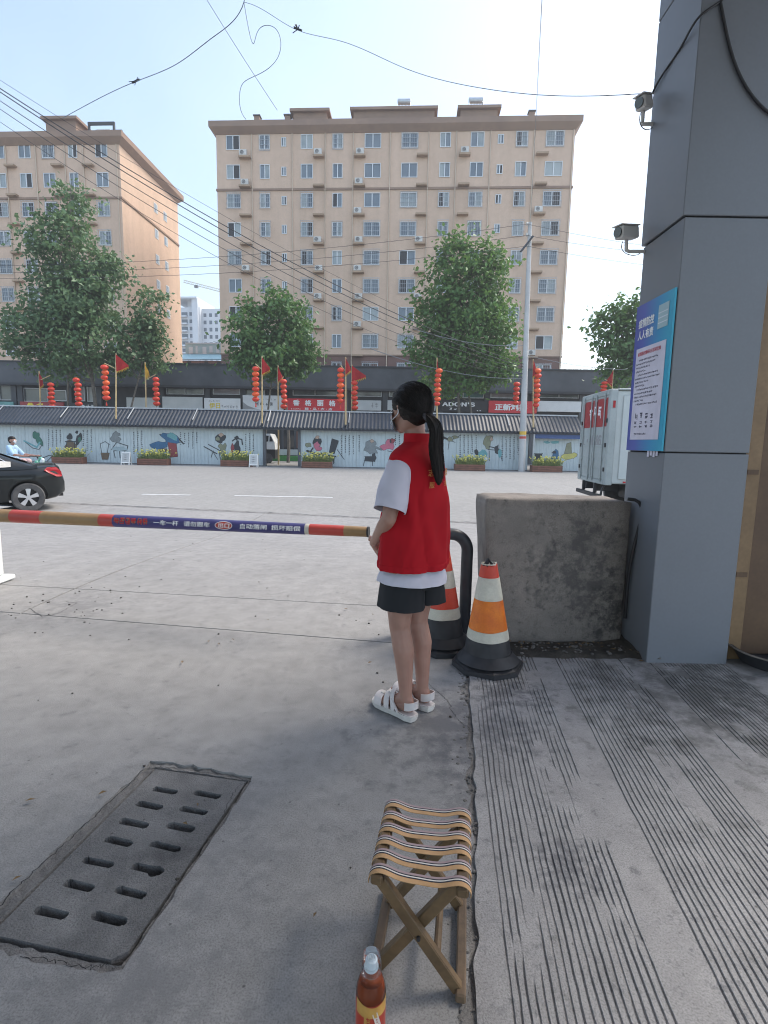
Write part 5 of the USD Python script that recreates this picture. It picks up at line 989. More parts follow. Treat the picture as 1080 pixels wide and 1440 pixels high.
part(hp, 'pipe', tube([(0, 0, 0), (0, 0, .3)] + arc + arc2 + [(-.42, 0, .3), (-.42, 0, 0)], .041, 18), 'pipe_dark', smooth=True); part(hp, 'foot_plate', [lathe([(.06, 0), (.06, .012), (.043, .014)], (x, 0, 0), 18) for x in (0, -.42)], 'pipe_dark')
# barrier boom and its cabinet
B1, B0 = AY(519, 748, 3.6), AY(0, 725, 4.15); bd = (B1 - B0); BL = np.linalg.norm(bd); bd /= BL; B0x = B0 - bd * .55
bm = thing('barrier_boom', 'striped barrier boom across the driveway with a blue lettered sleeve', 'barrier boom', B0); q0 = -.55
rad_b = lambda s: .0525 - .0165 * s / BL
sp_ = lambda px: BL * np.interp(px, [0, 60, 145, 165, 215, 305, 332, 430, 437, 485, 519], [np.dot(AY(x_, 725 + x_ * 23 / 519, 4.15 - .55 * (np.dot(AY(x_, 725, 4.15) - B0, V(1, 0, 0)) / (B1[0] - B0[0]))) - B0, bd) / BL for x_ in [0, 60, 145, 165, 215, 305, 332, 430, 437, 485, 519]])
seg = [(-.75, sp_(20), 'boom_tan', 0), (sp_(20), sp_(63), 'boom_red', .0006), (sp_(63), sp_(145), 'boom_tan', 0), (sp_(145), sp_(165), 'boom_red', .0006), (sp_(165), sp_(431), 'boom_blue', .001), (sp_(431), sp_(437), 'cone_white', 0), (sp_(437), sp_(485), 'boom_red', .0006), (sp_(485), BL - .012, 'boom_tan', 0), (BL - .012, BL, 'black_plastic', .0015)]
nm_ = {'boom_tan': 'tube', 'boom_red': 'red_band', 'boom_blue': 'sleeve', 'cone_white': 'clip', 'black_plastic': 'end_cap'}
for s0, s1, m, o in seg: part(bm, nm_[m], tube([bd * s0, bd * s1], [rad_b(s0) + o, rad_b(s1) + o], 24), m, smooth=40)
bn_ = V(bd[1], -bd[0], 0); bn_ /= np.linalg.norm(bn_); bu = np.cross(bd, -bn_); bu = np.cross(bn_, bd); bu = bu if bu[2] > 0 else -bu
vw = CAM - (B0 + bd * BL * .5); vw -= bd * np.dot(vw, bd); vw /= np.linalg.norm(vw); vu = np.cross(vw, bd); vu = vu if vu[2] > 0 else -vu
def wrap(m, s0, w, hgt):                             # lay flat lettering round the tube, on the side seen from the driveway
    m = tm(m).copy(); m = m.subdivide() if len(m.faces) < 300 else m; v = m.vertices; k = w / v[:, 0].max(); s = s0 + v[:, 0] * k; a = (v[:, 2] - v[:, 2].max() / 2) / rad_b(s0); R = rad_b(s0) + .0012 - v[:, 1]
    m.vertices = bd * s[:, None] + (vw * np.cos(a)[:, None] + vu * np.sin(a)[:, None]) * R[:, None]; return m
for tx, a, b, h in (('一车一杆', 223, 258, .038), ('请勿跟车', 265, 301, .038), ('自动落闸', 341, 380, .036), ('损坏赔偿', 386, 426, .036)): part(bm, 'lettering', wrap(lettering(tx, h, .0015, 1)[0], sp_(a), sp_(b) - sp_(a), h), 'letter_white')
el_ = xz(poly(affinity.scale(Point(0, 0).buffer(1, 16), .068, .030), .001)); el_.vertices += V(.068, 0, .030); part(bm, 'exit_badge', wrap(el_, sp_(308), sp_(332) - sp_(308), .06), 'boom_red'); ring = affinity.scale(Point(0, 0).buffer(1, 16), .068, .030); ring = xz(poly(ring.difference(ring.buffer(-.004)), .0018)); ring.vertices += V(.068, 0, .030); part(bm, 'badge_ring', wrap(ring, sp_(308), sp_(332) - sp_(308), .06), 'letter_white'); k_ = lettering('出口', .034, .0026, 1)[0]; part(bm, 'lettering', wrap(k_, sp_(312), sp_(328) - sp_(312), .034), 'letter_white')
r7 = np.random.default_rng(15); part(bm, 'red_lettering', [wrap(scrawl(r7, .05, .052, 8, .1, .0015), sp_(168) + k * (sp_(216) - sp_(168)) / 6, (sp_(216) - sp_(168)) / 6 * .86, .052) for k in range(6)], 'flag_red'); part(bm, 'red_lettering_outline', [wrap(scrawl(r7, .05, .052, 6, .07, .0011), sp_(168) + k * (sp_(216) - sp_(168)) / 6, (sp_(216) - sp_(168)) / 6 * .86, .052) for k in range(6)], 'boom_tan')
cbx = thing('barrier_cabinet', 'white barrier cabinet with a grey sloping lid at the left picture edge', 'barrier cabinet', (-3.90, 4.66, -.006)); 
part(cbx, 'body', cb(-.30, .305, -.22, .22, .05, 1.02, .02), 'white_paint'); part(cbx, 'base', cb(-.36, .365, -.28, .28, 0, .045, .012), 'white_paint'); part(cbx, 'neck', bx(-.27, .29, -.19, .19, 1.022, 1.07), 'black_plastic')
part(cbx, 'lid', loft([np.array([(-.36, -.27, 1.072), (.40, -.27, 1.072), (.40, .27, 1.072), (-.36, .27, 1.072)]), np.array([(-.36, -.27, 1.17), (.40, -.27, 1.12), (.40, .27, 1.12), (-.36, .27, 1.17)])]), 'silver_paint'); part(cbx, 'door_seam', bx(-.2, .2, -.224, -.2205, .2, .9), 'sign_pale')
bq = bd * -.75 + B0 - V(-3.90, 4.66, -.006); part(cbx, 'boom_clamp', [bx(bq[0] - .02, bq[0] + .16, -.42, -.225, bq[2] - .09, bq[2] + .09)], 'black_plastic')

# ------------------------------------------------------------------ black saloon car
CW, RY = .91, 11.72                                  # half width; near side plane
car = thing('parked_car', 'black saloon car at the road edge, its rear half in view at left', 'car', (-9.91, 11.41, -.35), 38)
L0, L1 = -2.42, 2.47                                 # front, rear (car faces -x)
prof = lambda x: np.interp(x, [-2.42, -2.3, -1.9, -1.1, -.85, 1.5, 1.75, 2.1, 2.33, 2.42, 2.47], [.62, .74, .84, .93, .95, .985, 1.0, 1.04, 1.055, .95, .72])
halfw = lambda x: np.interp(x, [-2.42, -2.2, -1.7, -1.0, 1.4, 1.9, 2.2, 2.38, 2.47], [.55, .76, .88, .91, .91, .895, .83, .72, .60])
bot = lambda x: np.interp(x, [-2.42, -1.9, -1.2, 1.2, 1.9, 2.3, 2.47], [.30, .20, .19, .19, .22, .29, .40])
R = []
for x in np.linspace(L0, L1, 50):
    h, w, b = prof(x), halfw(x), bot(x); q = [(0, b), (.82 * w, b), (.95 * w, b + .05), (.99 * w, b + .2), (1.0 * w, .60 * h + .4 * b + .06), (.985 * w, h - .16), (.95 * w, h - .07), (.86 * w, h - .012), (.55 * w, h + .012), (0, h + .02)]
    ring = [(x, -a, z) for a, z in q] + [(x, a, z) for a, z in q[-2:0:-1]]; R.append(np.array(ring))
body = loft(R); body.fix_normals() if hasattr(body, 'fix_normals') else None
def mani(t): t = trimesh.Trimesh(t.vertices, t.faces, process=True); return m3.Manifold(m3.Mesh(np.asarray(t.vertices, np.float32), np.asarray(t.faces, np.uint32)))
if body.volume < 0: body.invert()
M = mani(body); WX = (-1.36, 1.72)
for x in WX: M = M - m3.Manifold.cylinder(2.4, .375, .375, 40).rotate([90, 0, 0]).translate([x, 1.2, .345]) 
core = mani(bx(-2.0, 2.1, -.62, .62, .25, .8)); M = M + core
part(car, 'body', M, 'car_paint', smooth=35)
rf = lambda x: np.interp(x, [-.95, -.25, .2, .75, 1.2, 1.62, 1.95], [.95, 1.40, 1.455, 1.44, 1.33, 1.16, 1.03]); R = []
for x in np.linspace(-.93, 1.93, 34):
    h = max(rf(x), prof(x) + .004); b = prof(x) - .05; w = .80 * halfw(x) / .91; tp = .60 + .06 * cos(x); hh = h - b; q = [(w + .045, b), (w + .03, b + .08), (w + (tp - w) * .55 * min(1, hh / .5), b + hh * .62), (tp * .97 + (w - tp) * max(0, 1 - hh / .5), h - .045 * min(1, hh / .3)), (.42, h - .004), (0, h + .006)]
    ring = [(x, -a, z) for a, z in q] + [(x, a, z) for a, z in q[::-1][1:]]; R.append(np.array(ring))
gh = loft(R); part(car, 'roof', gh, 'car_paint', smooth=35)
def side(P, y_at, t=.006, s=-1):
    m = poly([(a, b) for a, b in P], t); v = m.vertices.copy(); m.vertices = np.stack([v[:, 0], [s * (y_at(a, b) + c) for a, b, c in v], v[:, 1]], 1); 
    if s < 0: pass
    m.fix_normals(); return m
def yat(x, z):
    h = max(rf(x), prof(x) + .004); b = prof(x) - .05; w = .80 * halfw(x) / .91; tp = .60 + .06 * cos(x); hh = h - b
    return np.interp(z, [b, b + .08, b + hh * .62, h], [w + .045, w + .03, w + (tp - w) * .55 * min(1, hh / .5), tp * .97 + (w - tp) * max(0, 1 - hh / .5)]) + .003
def dens(P, k=.08):
    q = Polygon(P).exterior; n = int(q.length / k); return [tuple(q.interpolate(i / n, normalized=True).coords[0]) for i in range(n)]
for s in (-1, 1):
    for P, nm in (([(-.55, 1.0), (-.30, 1.27), (-.05, 1.34), (.25, 1.36), (.27, 1.0)], 'window'), ([(.34, 1.0), (.32, 1.36), (.70, 1.345), (1.02, 1.25), (1.08, 1.01)], 'window'), ([(1.12, 1.02), (1.08, 1.225), (1.30, 1.12), (1.36, 1.05), (1.34, 1.03)], 'quarter_window')):
        w_m = part(car, nm, side(dens(P), yat, .005, s), 'car_glass')
    tr = [(-.62, .985), (-.35, 1.27), (0, 1.37), (.4, 1.39), (.75, 1.37), (1.05, 1.28), (1.33, 1.14), (1.41, 1.05), (1.38, 1.015)]; part(car, 'chrome_trim', tube([(a, s * (yat(a, b) + .008), b) for a, b in spline([(a, b, 0) for a, b in tr], 40)[:, :2]], .013, 6), 'chrome', smooth=True)
    part(car, 'door_handle', [cb(x, x + .18, s * .915 - .015, s * .915 + .015, .84, .87, .006) for x in (.0, .92)], 'car_paint'); part(car, 'door_seam', [tube([(x, s * .9105, .35), (x - .02, s * .905, .93)], .004, 4) for x in (.30, 1.06)], 'black_plastic')
    tl_ = [(2.05, .93), (2.12, 1.0), (2.30, 1.0), (2.40, .90), (2.42, .78), (2.30, .78), (2.16, .86)]
    part(car, 'tail_lamp', side(dens(tl_, .03), lambda x, z: halfw(x) * np.interp(z, [.7, .9, 1.0], [1.0, .985, .93]) + .016, .02, s), 'tail_lamp')
part(car, 'boot_lip', tube([(2.30, y, 1.065 - .03 * abs(y)) for y in np.linspace(-.6, .6, 9)], .02, 6), 'car_paint', smooth=True)
part(car, 'rear_screen', loft([np.array([(1.25, -.5, rf(1.25) + .012), (1.25, .5, rf(1.25) + .012), (1.25, .5, rf(1.25) + .008), (1.25, -.5, rf(1.25) + .008)]), np.array([(1.78, -.58, rf(1.78) + .02), (1.78, .58, rf(1.78) + .02), (1.78, .58, rf(1.78) + .01), (1.78, -.58, rf(1.78) + .01)])]), 'car_glass')
part(car, 'number_plate', bx(2.474, 2.482, -.22, .22, .62, .76), 'boom_blue'); part(car, 'bumper_trim', bx(2.35, 2.44, -.5, .5, .30, .40), 'black_plastic')
def wheel(x, s):
    w = part(car, 'wheel', rot(lathe([(.20, -.10), (.30, -.108), (.322, -.09), (.328, 0), (.322, .09), (.30, .108), (.20, .10)], n=48), 90, (1, 0, 0)).apply_translation((x, s * .80, .328)), 'tyre', smooth=30)
    ys = s * .91; sp5 = []
    for k in range(5):
        for d in (-.13, .13):
            a = 2 * PI * k / 5 + .3 + d; sp5.append(moved(rot(loft([np.array([(.035, -.018, -.02), (.035, .018, -.02), (.035, .018, .012), (.035, -.018, .012)]), np.array([(.205, -.026, -.02), (.205, .026, -.02), (.205, .026, .0), (.205, -.026, .0)])]), math.degrees(a), (0, 0, 1)), (0, 0, 0)))
    sp5.append(lathe([(.001, .016), (.05, .016), (.055, -.02)], n=20)); sp5.append(lathe([(.198, -.03), (.212, -.012), (.220, .004), (.226, -.01), (.226, -.05)], n=48))
    part(w, 'rim', [rot(m, 90 if s < 0 else -90, (1, 0, 0)).apply_translation((x, s * .895, .328)) for m in sp5], 'alloy', smooth=30)
    part(w, 'brake_disc', rot(cyl((0, 0, -.01), (0, 0, .01), .195, n=32), 90, (1, 0, 0)).apply_translation((x, s * .83, .328)), 'black_plastic')
for x in WX:
    for s in (-1, 1): wheel(x, s)
part(car, 'wing_mirror', [moved(trimesh.creation.icosphere(2, 1.), (0, 0, 0)).apply_transform(np.diag([.10, .11, .07, 1])).apply_translation((-.62, s * 1.0, 1.02)) for s in (-1, 1)], 'car_paint', smooth=True)

# ------------------------------------------------------------------ box truck behind the pillar
bt = thing('box_truck', 'white box truck with red topped rear doors, partly behind the pillar', 'box truck', (5.46, 13.0, -.35), -4); W2, LT = 2.25, 5.2; zt_, zb_ = 3.05, .78
part(bt, 'box', cb(.0, LT, .0, W2, zb_, zt_, .03), 'truck_side')
for k in range(11): x0 = .28 + k * .44; part(bt, 'side_rib', cb(x0, x0 + .20, -.028, .0 - .001, zb_ + .12, zt_ - .12, .012), 'truck_side')
[part(bt, 'corner_post', m_, 'truck_white') for m_ in (cb(-.03, .14, -.036, .10, zb_ - .03, zt_ + .03, .015), cb(-.03, .14, W2 - .10, W2 + .036, zb_ - .03, zt_ + .03, .015))]; part(bt, 'roof_rail', cb(.15, LT, -.03, .06, zt_ + .002, zt_ + .05, .012), 'truck_white')
[part(bt, 'rear_frame', m_, 'truck_white') for m_ in (cb(-.034, .0, .105, W2 - .105, zt_ - .10, zt_ + .028, .01), cb(-.034, .0, .105, W2 - .105, zb_ - .03, zb_ + .08, .01))]
for k in range(2):
    y0, y1 = .11 + k * (W2 - .22) / 2 + .008, .11 + (k + 1) * (W2 - .22) / 2 - .008; dm = part(bt, 'rear_door', cb(-.026, -.002, y0, y1, zb_ + .085, zt_ - .105, .006), 'truck_white')
    part(dm, 'red_panel', bx(-.0292, -.0265, y0 + .03, y1 - .03, zt_ - .86, zt_ - .16), 'sign_dark_red'); part(dm, 'door_rib', [cb(-.033, -.0266, y0 + .04, y1 - .04, z, z + .05, .003) for z in (zb_ + .35, zb_ + .62, zb_ + .9)], 'truck_white')
    part(dm, 'lock_bar', [cyl((-.05, y, zb_ + .02), (-.05, y, zt_ - .04), .016, n=8) for y in (y0 + .18, y1 - .18)] + [bx(-.062, -.03, y - .03, y + .03, z, z + .05) for y in (y0 + .18, y1 - .18) for z in (zb_ + .12, zb_ + .55, zt_ - .2)], 'truck_white'); part(dm, 'hinge', [bx(-.05, -.0266, (y0 if k == 0 else y1) - .04, (y0 if k == 0 else y1) + .04, z, z + .10) for z in (zb_ + .3, zb_ + .9, zb_ + 1.5)], 'black_plastic')
def onrear(m, y, z, x): m = tm(m).copy(); v = m.vertices.copy(); m.vertices = np.stack([x + v[:, 1], y - v[:, 0], z + v[:, 2]], 1); return m
part(bt, 'red_lettering', [onrear(scrawl(np.random.default_rng(3 + q), .28, .36, 7, .13, .003), 1.55 - q * .34, zt_ - .68, -.0295) for q in range(3)], 'letter_white'); part(bt, 'plate_lettering', onrear(fit('L·NB861', 1.7, .30, .003, 2), 1.98, zt_ - 1.36, -.0265), 'letter_grey'); part(bt, 'door_gap', bx(-.0272, -.024, W2 / 2 - .006, W2 / 2 + .006, zb_ + .09, zt_ - .11), 'black_plastic')
part(bt, 'side_marker', [bx(.03, .09, -.044, -.037, zt_ - .42, zt_ - .25), bx(.4, .62, -.034, -.029, zb_ + .03, zb_ + .07)], 'tail_lamp')
part(bt, 'chassis', [cb(-.02, LT, .65, .80, .55, .76, .01), cb(-.02, LT, 1.45, 1.60, .55, .76, .01), cb(.55, LT, .10, .62, .42, .76, .02)], 'black_plastic'); part(bt, 'rear_bumper', [cb(-.10, -.03, .15, W2 - .15, .40, .50, .01)] + [cb(-.08, .0, y, y + .08, .50, .76, .01) for y in (.6, 1.55)], 'black_plastic'); part(bt, 'mudguard', [tube([(.55 + .55 * cos(a), .3, .46 + .55 * sin(a)) for a in np.linspace(0, PI, 12)], .03, 6)], 'black_plastic')
for x in (1.1, LT + .9):
    for y in (.18, W2 - .18): part(bt, 'wheel', rot(lathe([(.06, -.12), (.36, -.12), (.42, -.07), (.42, .07), (.36, .12), (.06, .12)], n=28), 90, (1, 0, 0)).apply_translation((x, y, .42)), 'tyre', smooth=40)
part(bt, 'cab', xz(poly([(LT + .12, .5), (LT + .12, 2.3), (LT + 1.25, 2.3), (LT + 1.6, 1.35), (LT + 1.62, .5)], W2 - .2), W2 - .1), 'truck_side'); part(bt, 'cab_window', xz(poly([(LT + .5, 1.4), (LT + .5, 2.1), (LT + 1.2, 2.1), (LT + 1.42, 1.4)], .01), .099), 'car_glass')

# ================================================================== STOOL AND BOTTLE
st = thing('folding_stool', 'small wooden folding stool with striped webbing seat at the edge of the driveway', 'stool', (.122, 1.275, .002), -9)
def bar(p, q, w, t, ch=.003):                        # rectangular bar from p to q: w along y, t across
    p, q = np.array(p, float), np.array(q, float); d = q - p; L = np.linalg.norm(d); m = cb(-t / 2, t / 2, -w / 2, w / 2, 0, L, ch); d /= L; s = V(0, 1, 0); n = np.cross(s, d); T4 = np.eye(4); T4[:3, 0] = n / np.linalg.norm(n); T4[:3, 1] = np.cross(d, T4[:3, 0]); T4[:3, 2] = d; T4[:3, 3] = p; m.apply_transform(T4); return m
for y, s in ((-.118, 1), (.118, 1), (-.092, -1), (.092, -1)): part(st, 'leg', bar((-.098 * s, y, .288), (.104 * s, y, .012), .022, .030), 'stool_wood')
for s in (-1, 1): part(st, 'top_rail', cb(-.015, .015, -.142, .142, -.014, .014, .005).apply_translation((s * .104, 0, .297)), 'stool_wood'); part(st, 'foot_rail', cb(-.013, .013, -.145, .145, 0, .026, .004).apply_translation((s * .110, 0, .0)), 'stool_wood_dark')
part(st, 'cross_rail', [cyl((.048, -.10, .085), (.048, .10, .085), .010, n=10)], 'stool_wood')
for y in (-.131, .131): part(st, 'pivot_bolt', rot(cyl((0, 0, -.006), (0, 0, .006), .005, n=10), 90, (1, 0, 0)).apply_translation((0.002, y, .150)), 'black_plastic')
for k in range(6):
    y = -.122 + k * .0488; rs_ = np.random.default_rng(k); dz = .004 * rs_.random()
    P = spline([(-.123, 0, .286), (-.119, 0, .305), (-.106, 0, .3135), (-.06, 0, .307 - dz), (0, 0, .3035 - dz * 1.4), (.06, 0, .307 - dz), (.106, 0, .3135), (.119, 0, .305), (.123, 0, .286)], 42)
    def web(y0, y1, off, th=.0016):
        tang = np.gradient(P, axis=0); nrm = np.stack([-tang[:, 2], np.zeros(len(P)), tang[:, 0]], 1); nrm /= np.linalg.norm(nrm, axis=1)[:, None]
        R = [np.array([P[i] + nrm[i] * a + V(0, y + b + .002 * sin(i * .15 + k), 0) for a, b in ((off, y0), (off, y1), (off + th, y1), (off + th, y0))]) for i in range(len(P))]; return loft(R)
    sp_k = part(st, 'webbing', web(-.0150, .0150, 0), 'strap_tan', smooth=30)
    for y0, y1, m in ((.0085, .0150, 'strap_mauve'), (.0050, .0084, 'strap_dark'), (.0018, .0049, 'strap_white'), (-.0018, .0017, 'strap_dark')): part(sp_k, 'stripe', web(y0, y1, .0012, .0009), m, smooth=30)
bo = thing('drink_bottle', 'clear plastic bottle of red tea with a pale overcap standing before the stool', 'bottle', (-.010, 1.035, .002))
part(bo, 'bottle_wall', lathe([(.001, .002), (.028, .002), (.0335, .008), (.0335, .060), (.032, .066), (.0335, .072), (.0335, .135), (.0315, .150), (.026, .168), (.0195, .182), (.0155, .188), (.0150, .196)], n=40), 'clear_plastic', smooth=40)
part(bo, 'tea', lathe([(.001, .004), (.027, .004), (.0322, .010), (.0322, .134), (.0302, .149), (.0262, .163), (.001, .1632)], n=40), 'tea', smooth=40)
def lab(z0, z1, r, a0, a1, wob=0., n=40):
    A = np.linspace(a0, a1, n); lo = np.stack([r * np.cos(A), r * np.sin(A), np.full(n, z0)], 1); hi = np.stack([r * np.cos(A), r * np.sin(A), z1 + wob * np.sin(A * 2 + 1)], 1); v = np.vstack([lo, hi]); F = [q for i in range(n - 1) for q in ((i, i + 1, n + i + 1), (i, n + i + 1, n + i))]; return trimesh.Trimesh(v, F, process=False)
lb = part(bo, 'label', lab(.012, .128, .0339, 0, 2 * PI), 'tea_label', smooth=True); part(lb, 'label_top', lab(.098, .1285, .0341, -2.7, 3.2, .004), 'label_gold', smooth=True)
part(lb, 'label_badge', lab(.062, .104, .0343, -2.0, -1.62), 'label_gold', smooth=True)
A = np.linspace(0, 1, 14); part(lb, 'label_stripe', trimesh.Trimesh(np.vstack([[(.0344 * cos(-1.45 + .75 * t), .0344 * sin(-1.45 + .75 * t), .108 - .09 * t) for t in A], [(.0344 * cos(-1.12 + .75 * t), .0344 * sin(-1.12 + .75 * t), .112 - .09 * t) for t in A]]), [q for i in range(13) for q in ((i, i + 15, i + 14), (i, i + 1, i + 15))], process=False), 'label_pale')
r8 = np.random.default_rng(2); wr = []
for k in range(3):
    m = scrawl(r8, .008, .010, 6, .14, .0003); v = m.vertices; a = -1.86 + v[:, 0] / .034; m.vertices = np.stack([(.0346 - v[:, 1]) * np.cos(a), (.0346 - v[:, 1]) * np.sin(a), .068 + .0115 * k + v[:, 2]], 1); wr.append(m)
part(lb, 'label_writing', wr, 'tea_label')
part(bo, 'cap', lathe([(.001, .214), (.011, .214), (.0135, .211), (.0140, .197), (.0160, .196), (.0160, .190), (.014, .188)], n=32), 'cap_white', smooth=35)
part(bo, 'overcap', lathe([(.0225, .183), (.0222, .205), (.0205, .222), (.0185, .2245), (.001, .2250)], n=36), 'clear_plastic', smooth=40); part(bo, 'cap_ring', [tube([(q * cos(a), q * sin(a), .2155) for a in np.linspace(0, 2 * PI, 25)], .0008, 5) for q in (.004, .008)], 'cap_white')

# ================================================================== WOMAN BY THE BOOM
PHI = 48.
wo = thing('person', 'woman seen from behind in a red vest, white shirt and black shorts beside the boom', 'woman', (.143, 2.545, .003), PHI)
bones = []
def B(p, r, q, s): bones.append((p, r, q, s))
for s in (-1, 1):
    hip, knee, calf, ank = (s * .082, .0, .80), (s * .070, .012, .455), (s * .072, -.018, .345), (s * .066, -.035, .105)
    B((s * .078, -.015, .83), .085, (s * .083, .0, .72), .086); B((s * .083, 0, .72), .086, knee, .052); B(knee, .051, calf, .053); B(calf, .052, (s * .069, -.03, .20), .037); B((s * .069, -.03, .20), .037, ank, .031)
    B(ank, .031, (s * .066, -.060, .062), .029); B(ank, .029, (s * .072, .035, .062), .027); B((s * .066, -.06, .060), .027, (s * .076, .085, .052), .024); B((s * .060, .09, .052), .021, (s * .062, .130, .047), .014); B((s * .088, .08, .050), .020, (s * .094, .115, .046), .013)
    for k in range(5): B((s * (.052 + .012 * k), .105 - .006 * k, .049), .0095, (s * (.050 + .0128 * k), .152 - .011 * k, .044), .0085 - .0006 * k)
    sh, el, wr_ = (s * .122, -.012, 1.255), ((-.202, -.020, 1.010) if s < 0 else (.165, .055, 1.015)), (s * .085, .175, .862)
    B((s * .085, -.01, 1.262), .046, sh, .042); um = (V(*sh) + V(*el)) / 2; fm = V(*el) * .72 + V(*wr_) * .28; B(sh, .042, tuple(um), .042); B(tuple(um), .042, el, .035); B(el, .035, tuple(fm), .036); B(tuple(fm), .036, wr_, .0235)
    hd = V(-s * .055, .045, -.045); hd /= np.linalg.norm(hd); w0 = V(*wr_); pal = w0 + hd * .075; B(w0, .022, w0 + hd * .03 + V(0, .012, 0), .020); B(w0 + hd * .03 + V(0, .012, 0), .019, pal + V(0, .014, .010), .014); B(w0 + hd * .03, .019, pal + V(0, -.010, -.012), .014)
    fo = .012 if s > 0 else 0.
    for k in range(4):
        b0 = pal + V(0, .020 - .013 * k + fo, .016 - .012 * k); m0 = b0 + hd * (.034 - .003 * abs(k - 1)) + V(0, .004, 0); m1 = m0 + (hd * .4 + V(0, -.5, -.55)) * .028; B(tuple(b0 - hd * .012), .0092, tuple(m0), .0085); B(tuple(m0), .0085, tuple(m1), .0072)
    t0 = w0 + hd * .025 + V(0, .012, .014); B(tuple(t0), .012, tuple(t0 + hd * .02 + V(0, .022, .018)), .0095); B(tuple(t0 + hd * .02 + V(0, .022, .018)), .0095, tuple(t0 + hd * .048 + V(0, .030, .016)), .0078)
B((-.065, -.015, .86), .088, (.065, -.015, .86), .088); B((0, .0, .88), .105, (0, .0, 1.02), .105); B((-.055, 0, 1.02), .09, (.055, 0, 1.02), .09); B((-.07, 0, 1.03), .09, (-.09, -.005, 1.22), .085); B((.07, 0, 1.03), .09, (.09, -.005, 1.22), .085); B((-.09, -.005, 1.22), .08, (.09, -.005, 1.22), .08); B((0, -.01, 1.26), .07, (0, -.014, 1.35), .05); B((0, -.014, 1.34), .047, (0, .004, 1.44), .045)
HC = V(0, .005, 1.525)
HA = math.radians(-12); HO = V(-.022, .012, 0)
def H(p): p = np.asarray(p, float); q = p.copy(); q[..., 0] = p[..., 0] * cos(HA) - p[..., 1] * sin(HA) + HO[0]; q[..., 1] = p[..., 0] * sin(HA) + p[..., 1] * cos(HA) + HO[1]; return q
def Hm(m): m = tm(m).copy(); m.vertices = H(m.vertices); return m
def BH(p, r, q, s): B(tuple(H(p)), r, tuple(H(q)), s)
BH((0, -.01, 1.545), .080, (0, .028, 1.535), .074); BH((0, .03, 1.53), .070, (0, .052, 1.455), .046); BH((0, .05, 1.46), .044, (0, .070, 1.425), .024); BH((0, .03, 1.45), .05, (0, -.01, 1.47), .055)
BH((0, .088, 1.515), .010, (0, .108, 1.478), .012); BH((-.030, .088, 1.475), .02, (.030, .088, 1.475), .02)
for s in (-1, 1): BH((s * .070, -.002, 1.500), .010, (s * .080, -.012, 1.522), .013); BH((s * .078, -.006, 1.515), .009, (s * .072, -.002, 1.482), .008)
part(wo, 'body', flesh(bones, .010, 12), 'skin', smooth=True)
def cloth(rings, n=72, amp=.006, seed=0, p=2.2, vert=5., closed_top=False):
    R = []
    for q in rings:
        z, cx, cy, rx, ry = q[:5]; a = np.linspace(0, 2 * PI, n, False); k = amp * (q[5] if len(q) > 5 else 1.)
        d = np.array([meshkit.fbm(V(cos(t) * 2.6, sin(t) * 2.6, z * vert + seed), 3, seed) - .5 for t in a]) * 2 * k; fold = .9 * k * (np.abs(np.sin(a * 3.5 + seed + z * 4.5)) ** .6 - .6) * np.sin(a * 2 + z * 3) ** 2 * np.clip((1.3 - z) * 3, 0, 1)
        e = ell(z, cx, cy, rx, ry, n, p); c = V(cx, cy, z); u = e - c; u /= np.linalg.norm(u, axis=1)[:, None]; e = e + u * (d + fold)[:, None]
        if len(q) > 6: e[:, 2] += q[6] * np.cos(a - PI)      # hem tilted along x
        R.append(e)
    return loft(R, cap=closed_top)
def dense(rings, m=5):
    R = np.array([list(r) + [1.] * (6 - len(r)) for r in rings]); k = np.linspace(0, len(R) - 1, (len(R) - 1) * m + 1); from scipy.interpolate import PchipInterpolator
    return [tuple(x) for x in PchipInterpolator(np.arange(len(R)), R)(k)]
vest = cloth(dense([(.758, 0, -.005, .186, .150, 1.6), (.80, 0, -.005, .186, .150, 1.5), (.90, 0, -.008, .181, .146, 1.4), (1.0, 0, -.010, .173, .138, 1.3), (1.10, 0, -.012, .166, .134, 1.1), (1.18, 0, -.014, .158, .126, .8), (1.25, 0, -.014, .160, .112, .5), (1.290, 0, -.014, .163, .094, .3), (1.316, 0, -.014, .146, .078, .2), (1.338, 0, -.014, .106, .068, .15), (1.350, 0, -.014, .082, .064, .15), (1.362, 0, -.012, .066, .062, .1), (1.392, 0, -.010, .063, .060, .1), (1.400, 0, -.010, .0615, .0585, .1), (1.392, 0, -.010, .058, .055, .1), (1.36, 0, -.012, .056, .053, .1)], 6), n=96, amp=.017, seed=3)
part(wo, 'vest', vest, 'vest_red', smooth=True)
part(wo, 'vest_hem', cloth([(.754, 0, -.005, .187, .151, 1.6), (.762, 0, -.005, .189, .153, 1.6), (.782, 0, -.005, .189, .153, 1.55), (.784, 0, -.005, .186, .150, 1.55)], n=96, amp=.017, seed=3), 'vest_red', smooth=40)
tee = cloth(dense([(.679, 0, -.006, .184, .150, 1.5, .012), (.722, 0, -.006, .176, .143, 1.2, .006), (.755, 0, -.006, .160, .128, .8, .0), (.80, 0, -.008, .150, .118, .5, .0)], 5), amp=.012, seed=3); part(wo, 'shirt', tee, 'tee_white', smooth=True)
